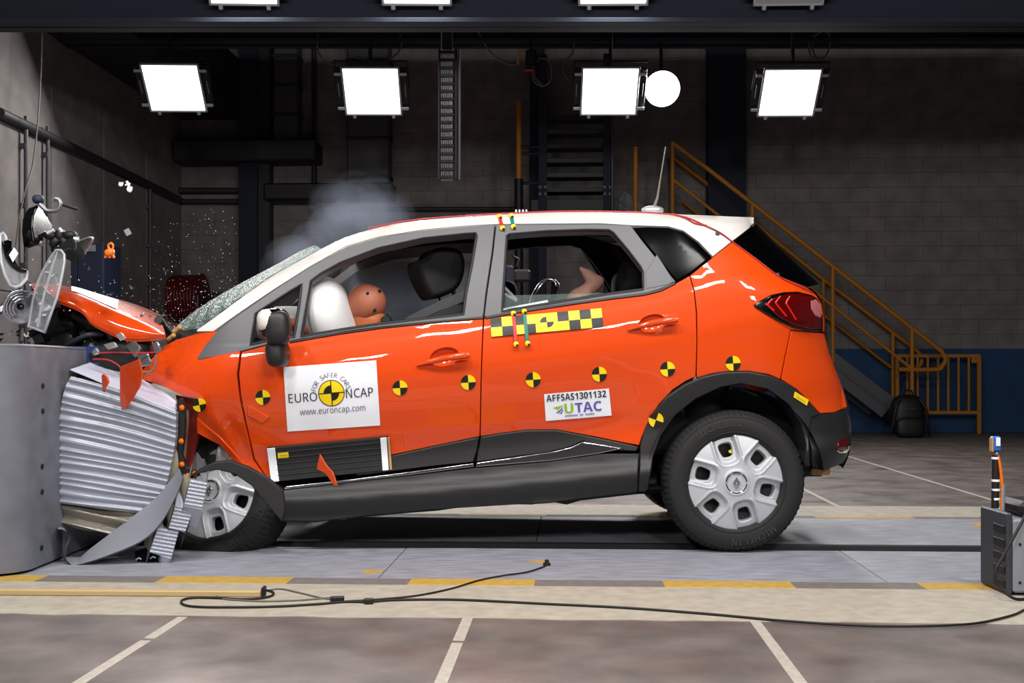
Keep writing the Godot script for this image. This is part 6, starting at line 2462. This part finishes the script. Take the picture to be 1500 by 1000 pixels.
	tube(b, spline([Vector3(-0.03, 0.016, 0), Vector3(-0.034, 0.004, 0), Vector3(-0.024, 0.002, 0), Vector3(-0.02, 0.016, 0)], 4), 0.005, 6)
	put("chip", b, M.white_sticker, o)
	b = MB.new()
	box(b, W(187, 340, 0.0), Vector3(0.026, 0.03, 0.02), Basis(Vector3(0.3, 0.5, 0.8).normalized(), 0.6), 0.002)
	tag(put("grey_chip", b, M.case_grey), "small grey square chip flying above the bonnet", "chip", "flying debris")
	# lamp reflector and scraps at the left edge
	o = node("lamp_reflector")
	tag(o, "grey bowl-shaped lamp reflector with bright ribs, left of the bonnet tip", "lamp reflector", "flying debris")
	var rc := W(30, 449, 0.08)
	o.transform = Transform3D(Basis(Vector3.UP, 0.75) * Basis(Vector3.RIGHT, 0.3), rc)
	b = MB.new()
	lathe(b, [[0.02, -0.06], [0.05, -0.045], [0.07, -0.015], [0.078, 0.01], [0.072, 0.012], [0.06, -0.012], [0.04, -0.035], [0.0, -0.045]], Transform3D(), 32)
	put("bowl", b, M.case_grey, o)
	for k in 4:
		b = MB.new()
		var line := []
		for j in 8:
			var a := 1.6 + j * 0.35
			line.append(Vector3(cos(a), sin(a), 0) * (0.04 + 0.012 * k) + Vector3(0, 0, 0.018 - 0.006 * k))
		tube(b, line, 0.005, 6)
		put("bright_rib", b, M.chrome, o)
	b = MB.new()
	blob(b, Vector3(0, 0, 0.0), Vector3(0.016, 0.016, 0.02))
	put("bulb_seat", b, M.gloss_black, o)
	o = shard("black_box_shard", [44, 493, 50, 482, 56, 479, 68, 489, 66, 500, 60, 506, 50, 505], flat_at(0.0, -0.008, 0.003, Vector2(56, 492)), M.gloss_black, "black angular box piece flying just over the barrier block", "plastic piece", 0.05, 0.006)
	shard("chrome_strip_shard", [36, 416, 42, 413, 46, 424, 40, 436, 37, 432, 40, 424], flat_at(0.13, 0.006, 0.0, Vector2(40, 424)), M.chrome, "bent chrome strip at the very tip of the bonnet", "trim piece", 0.006, 0.002)
	shard("dark_red_shard", [0, 446, 8, 436, 14, 440, 10, 452, 2, 458, 0, 456], flat_at(0.02, 0.006, 0.0, Vector2(6, 446)), M.dark_red, "dark red scrap at the left edge beside the grey reflector", "plastic piece", 0.01, 0.002)
	shard("white_scrap", [0, 449, 4, 447, 3, 455, 0, 457], flat_at(0.18), M.white_sticker, "white scrap at the left edge above the barrier", "plastic piece", 0.006, 0.001)
	shard("clear_hook", [35, 487, 37, 491, 40, 490, 40, 486, 42, 487, 41, 493, 37, 494, 34, 490], flat_at(0.1), M.lens_edge, "tiny clear hook flying over the barrier block", "clip", 0.005, 0.001)
	shard("grille_shard", [52, 420, 62, 418, 70, 428, 82, 436, 84, 446, 74, 448, 66, 440, 56, 436], flat_at(0.0, 0.004, 0.004, Vector2(70, 430)), M.black, "black grille piece under the clear headlamp cover", "grille piece", 0.02, 0.004)
	shard("silver_scrap", [58, 448, 70, 444, 78, 448, 72, 454, 62, 456], flat_at(0.05, -0.004, 0.002, Vector2(68, 450)), M.lamp_frame, "silver scrap seen through the clear headlamp cover", "trim piece", 0.008, 0.002)
	# the orange-red splinter before the sensor panel
	shard("orange_splinter", [468, 665, 472, 672, 479, 683, 486, 690, 490, 700, 493, 711, 489, 711.5, 482, 701, 476, 693, 463.5, 687, 465, 678], flat_at(0.16, 0.004, 0.001, Vector2(476, 690)), M.orange_raw, "orange splinter flying before the black sensor panel", "plastic piece", 0.006, 0.002)
	# scraps under the nose
	o = shard("bumper_scrap", [196, 806, 214, 800, 232, 812, 246, 818, 250, 826, 228, 832, 204, 828], flat_at(0.2, 0.0, 0.004, Vector2(220, 818)), M.black, "black bumper scrap lying under the torn honeycomb blocks", "plastic piece", 0.08, 0.006, "scraps on the floor")
	for q in [[203, 819], [224, 817]]:
		b = MB.new()
		tube(b, spline([W(q[0] - 4, q[1] + 1, 0.24), W(q[0], q[1] - 2, 0.24), W(q[0] + 4, q[1], 0.24)], 4), 0.004, 6)
		put("bright_edge", b, M.lamp_frame, o)
	# clouds of small fragments
	var frag := MB.new()
	frag.flat([Vector3(-0.5, -0.4, 0), Vector3(0.6, -0.2, 0.1), Vector3(0.1, 0.6, -0.1)], Vector3(0, 0, 1))
	frag.flat([Vector3(-0.5, -0.4, 0), Vector3(0.1, 0.6, -0.1), Vector3(0.0, 0.0, 0.5)], Vector3(-1, 0, 1))
	frag.flat([Vector3(0.6, -0.2, 0.1), Vector3(0.1, 0.6, -0.1), Vector3(0.0, 0.0, 0.5)], Vector3(1, 0, 1))
	frag.flat([Vector3(-0.5, -0.4, 0), Vector3(0.6, -0.2, 0.1), Vector3(0.0, 0.0, 0.5)], Vector3(0, -1, 1))
	var fm := frag.mesh()
	for kind in 3:
		var mm := MultiMesh.new()
		mm.transform_format = MultiMesh.TRANSFORM_3D
		mm.mesh = fm
		var n: int = [380, 90, 110][kind]
		mm.instance_count = n
		for i in n:
			var p: Vector3
			var s: float
			if kind == 0:                                       # glass crumbs by the windscreen
				var t := rng.randf()
				var r := pow(rng.randf(), 2.6)
				p = W(lerpf(228.0, 345.0, t) + rng.randfn() * 8.0, lerpf(488.0, 440.0, t) - r * 150.0, rng.randf_range(-1.2, 0.0))
				s = rng.randf_range(0.002, 0.0055)
			elif kind == 1:                                     # dark bits round the nose
				p = W(rng.randf_range(0.0, 240.0), 470.0 + rng.randfn() * 38.0, rng.randf_range(-0.9, -0.25))
				s = rng.randf_range(0.008, 0.03)
			else:                                               # pale bits round the nose
				p = W(rng.randf_range(0.0, 230.0), 440.0 + rng.randfn() * 45.0, rng.randf_range(-0.5, 0.2))
				s = rng.randf_range(0.003, 0.010)
			p.y = maxf(p.y, 0.96)
			var bs := Basis.from_euler(Vector3(rng.randf() * TAU, rng.randf() * TAU, rng.randf() * TAU)).scaled(Vector3.ONE * s)
			mm.set_instance_transform(i, Transform3D(bs, p))
		var mi := MultiMeshInstance3D.new()
		mi.multimesh = mm
		mi.material_override = [M.crumb, M.black, M.lamp_frame][kind]
		mi.name = numbered(["glass_fragments", "dark_fragments", "pale_fragments"][kind])
		add_child(mi)
		tag(mi, ["cloud of bright glass crumbs flying off the windscreen base", "spray of small dark plastic fragments above the barrier", "spray of small pale fragments round the bonnet tip"][kind], "debris", "", "stuff")

# ------------------------------------------------------------------ on the floor
func floor_cable(called: String, pts: Array, r: float, m: Material, label: String):
	var line := []
	for q in V(pts):
		line.append(on_floor(q.x, q.y, r + 0.002))
	var b := MB.new()
	tube(b, spline(line, 6), r, 6)
	tag(put(called, b, m), label, "cable", "cables on the floor")

func build_floor_things():
	var b: MB
	floor_cable("floor_cable", [1500, 893, 1482, 901, 1440, 911, 1400, 915, 1340, 917, 1260, 916, 1150, 909, 1040, 899, 920, 890, 800, 884, 700, 879, 640, 877.5, 575, 878.5, 540, 881, 505, 881, 470, 884, 400, 888, 330, 889, 285, 888, 267, 884, 268, 878, 285, 875, 320, 875.5, 350, 877, 380, 876, 398, 872, 400, 867, 390, 864], 0.0042, M.cable, "long black cable looping over the near beige strip")
	floor_cable("floor_cable", [505, 880.5, 560, 877, 610, 872, 660, 862, 700, 850, 735, 843, 770, 838, 790, 832, 800, 828], 0.0035, M.cable, "thin dark wire running up to the floor sensor under the car")
	floor_cable("floor_cable", [384, 866, 410, 862, 440, 868, 470, 875, 490, 878], 0.003, M.grey_cable, "thin grey wire from the batten end to the cable joint")
	floor_cable("floor_cable", [316, 872, 330, 877, 380, 880, 430, 879, 460, 877, 490, 874], 0.003, M.grey_cable, "thin grey wire lying inside the black cable loop")
	b = MB.new()
	for q in [[494, 877], [540, 880]]:
		var p := on_floor(q[0], q[1], 0.012)
		box(b, p, Vector3(0.05 if q[0] < 500 else 0.035, 0.02, 0.02), Basis(Vector3.UP, 0.1), 0.004)
	var j := put("cable_connector", b, M.cable)
	tag(j, "dark cable connector lying on the beige strip between the wires", "connector")
	b = MB.new()
	var sp := on_floor(801, 828)
	lathe(b, [[0.016, 0.0], [0.016, 0.01], [0.009, 0.014], [0.009, 0.024], [0.0, 0.026]], Transform3D(Basis(Vector3.RIGHT, -PI / 2), sp), 14)
	tag(put("floor_sensor", b, M.cable), "small round floor sensor at the end of the thin wire", "sensor")
	# batten
	b = MB.new()
	var a := on_floor(384, 869, 0.012)
	var c := on_floor(-60, 866, 0.012)
	beam(b, a, c, 0.035, 0.022)
	var o: Node3D = put("wooden_batten", b, M.tan_pale)
	tag(o, "long tan batten lying along the beige strip beside the barrier", "batten")
	b = MB.new()
	box(b, a + Vector3(0.006, 0.008, 0), Vector3(0.012, 0.034, 0.042), Basis(), 0.002)
	put("end_cap", b, M.cable, o)
	# equipment case at the right edge
	o = node("equipment_case")
	tag(o, "grey metal equipment case with a black top at the right edge of the track", "equipment case")
	var g := on_floor(1478, 874)
	o.position = g
	var sc := 325.0 * 1.235
	b = MB.new()
	var hgt := 108.0 / sc
	box(b, Vector3(0.236, hgt * 0.5 + 0.012, -0.136), Vector3(0.43, hgt, 0.25), Basis(), 0.008)
	put("body", b, M.case_grey, o)
	b = MB.new()
	box(b, Vector3(0.010, hgt * 0.5 + 0.02, -0.14), Vector3(0.022, hgt + 0.03, 0.25), Basis(), 0.006)
	var sd := put("side_frame", b, M.case_dark, o)
	for k in 5:
		b = MB.new()
		box(b, Vector3(-0.002, 0.04 + k * 0.05, -0.08), Vector3(0.008, 0.03, 0.10), Basis(), 0.002)
		put("vent_slot", b, M.black, sd)
	b = MB.new()
	box(b, Vector3(0.25, hgt + 0.045, -0.14), Vector3(0.38, 0.06, 0.2), Basis(), 0.02)
	put("lid", b, M.black, o)
	for q in [[0.045, 0.05], [0.045, 0.19]]:
		b = MB.new()
		lathe(b, [[0.006, 0], [0.005, 0.003], [0, 0.004]], Transform3D(Basis(), Vector3(q[0], q[1], -0.011)), 8)
		put("screw", b, M.cable, o)
	b = MB.new()
	tube(b, spline([Vector3(0.10, hgt + 0.08, -0.04), Vector3(0.03, hgt + 0.0, 0.03), Vector3(-0.04, 0.16, 0.05), Vector3(-0.075, 0.10, 0.06), Vector3(-0.06, 0.05, 0.07), Vector3(-0.02, 0.012, 0.09), Vector3(0.06, 0.006, 0.06), Vector3(0.16, 0.006, 0.02)], 7), 0.0055, 7)
	lab(put("power_lead", b, M.cable, o), "black lead looping from the lid to the floor")
	# sensor post on the case
	o = node("sensor_post")
	tag(o, "black sensor post with white bands and a blue head standing on the equipment case", "sensor post")
	o.position = g + Vector3(0.022, hgt + 0.035, -0.18)
	b = MB.new()
	tube(b, [Vector3(0, 0, 0), Vector3(0.004, 0.2, 0)], 0.014, 12)
	put("post", b, M.black, o)
	for k in 4:
		b = MB.new()
		var y := 0.03 + k * 0.035 + (0.05 if k == 3 else 0.0)
		lathe(b, [[0.0145, 0], [0.0155, 0.001], [0.0155, 0.008], [0.0145, 0.009]], Transform3D(Basis(Vector3.RIGHT, -PI / 2), Vector3(0.003, y, 0)), 14)
		put("white_band", b, M.white_sticker, o)
	b = MB.new()
	tube(b, spline([Vector3(0.02, 0.0, 0.012), Vector3(0.022, 0.08, 0.014), Vector3(0.016, 0.15, 0.012), Vector3(0.008, 0.2, 0.008)], 5), 0.006, 8)
	lab(put("orange_lead", b, M.amber, o), "orange lead")
	b = MB.new()
	tube(b, [Vector3(0.024, -0.02, 0.012), Vector3(0.026, 0.09, 0.014)], 0.008, 8)
	put("grey_sleeve", b, M.case_grey, o)
	b = MB.new()
	blob(b, Vector3(0.006, 0.205, 0), Vector3(0.012, 0.014, 0.012))
	put("ball_joint", b, M.steel, o)
	b = MB.new()
	box(b, Vector3(0.002, 0.245, 0), Vector3(0.03, 0.055, 0.03), Basis(Vector3(0, 0, 1), 0.06), 0.004)
	var hd := put("head", b, M.blue, o)
	b = MB.new()
	box(b, Vector3(0.006, 0.252, 0.016), Vector3(0.016, 0.032, 0.004), Basis(), 0.001)
	put("white_face", b, M.white_sticker, hd)
	b = MB.new()
	box(b, Vector3(-0.014, 0.24, 0.002), Vector3(0.006, 0.05, 0.028), Basis(), 0.001)
	put("tan_face", b, M.tan, hd)

# ------------------------------------------------------------------ smoke
func puff(o: Node3D, p: Vector3, r: Vector3, density: float):
	var f := FogVolume.new()
	f.shape = RenderingServer.FOG_VOLUME_SHAPE_ELLIPSOID
	f.size = r * 2.0
	var m := FogMaterial.new()
	m.albedo = Color(0.84, 0.89, 0.99)
	m.density = density
	f.material = m
	f.position = p - o.position
	f.name = "puff"
	o.add_child(f, true)

func build_smoke():
	# a plume of many faint, overlapping puffs that widens as it drifts up
	var o := node("airbag_smoke")
	tag(o, "bluish airbag smoke drifting up over the windscreen", "smoke", "", "stuff")
	o.position = W(470, 350, -0.9)
	for k in 70:
		var t := rng.randf()
		var c := Vector2(lerpf(422.0, 575.0, t), lerpf(374.0, 292.0, t) + 12.0 * sin(t * 9.0)) + Vector2(rng.randfn() * 12.0, rng.randfn() * 12.0)
		var r := rng.randf_range(0.04, 0.13)
		puff(o, W(c.x, c.y, -0.9 + rng.randfn() * 0.15), Vector3(r * rng.randf_range(0.8, 1.6), r, r), 0.30 * (1.0 - 0.75 * absf(t - 0.35)) * rng.randf_range(0.5, 1.2))
	o = node("cabin_smoke")
	tag(o, "bluish airbag smoke filling the front cabin behind the dummy", "smoke", "", "stuff")
	o.position = W(600, 430, -1.1)
	for q in [[[600, 430, -1.1], [0.34, 0.22, 0.30], 1.3], [[560, 410, -1.2], [0.24, 0.16, 0.24], 1.2], [[650, 420, -1.25], [0.24, 0.18, 0.24], 1.2], [[620, 440, -0.95], [0.24, 0.15, 0.2], 1.4], [[580, 425, -1.0], [0.2, 0.14, 0.2], 1.2]]:
		puff(o, W(q[0][0], q[0][1], q[0][2]), Vector3(q[1][0], q[1][1], q[1][2]), q[2])
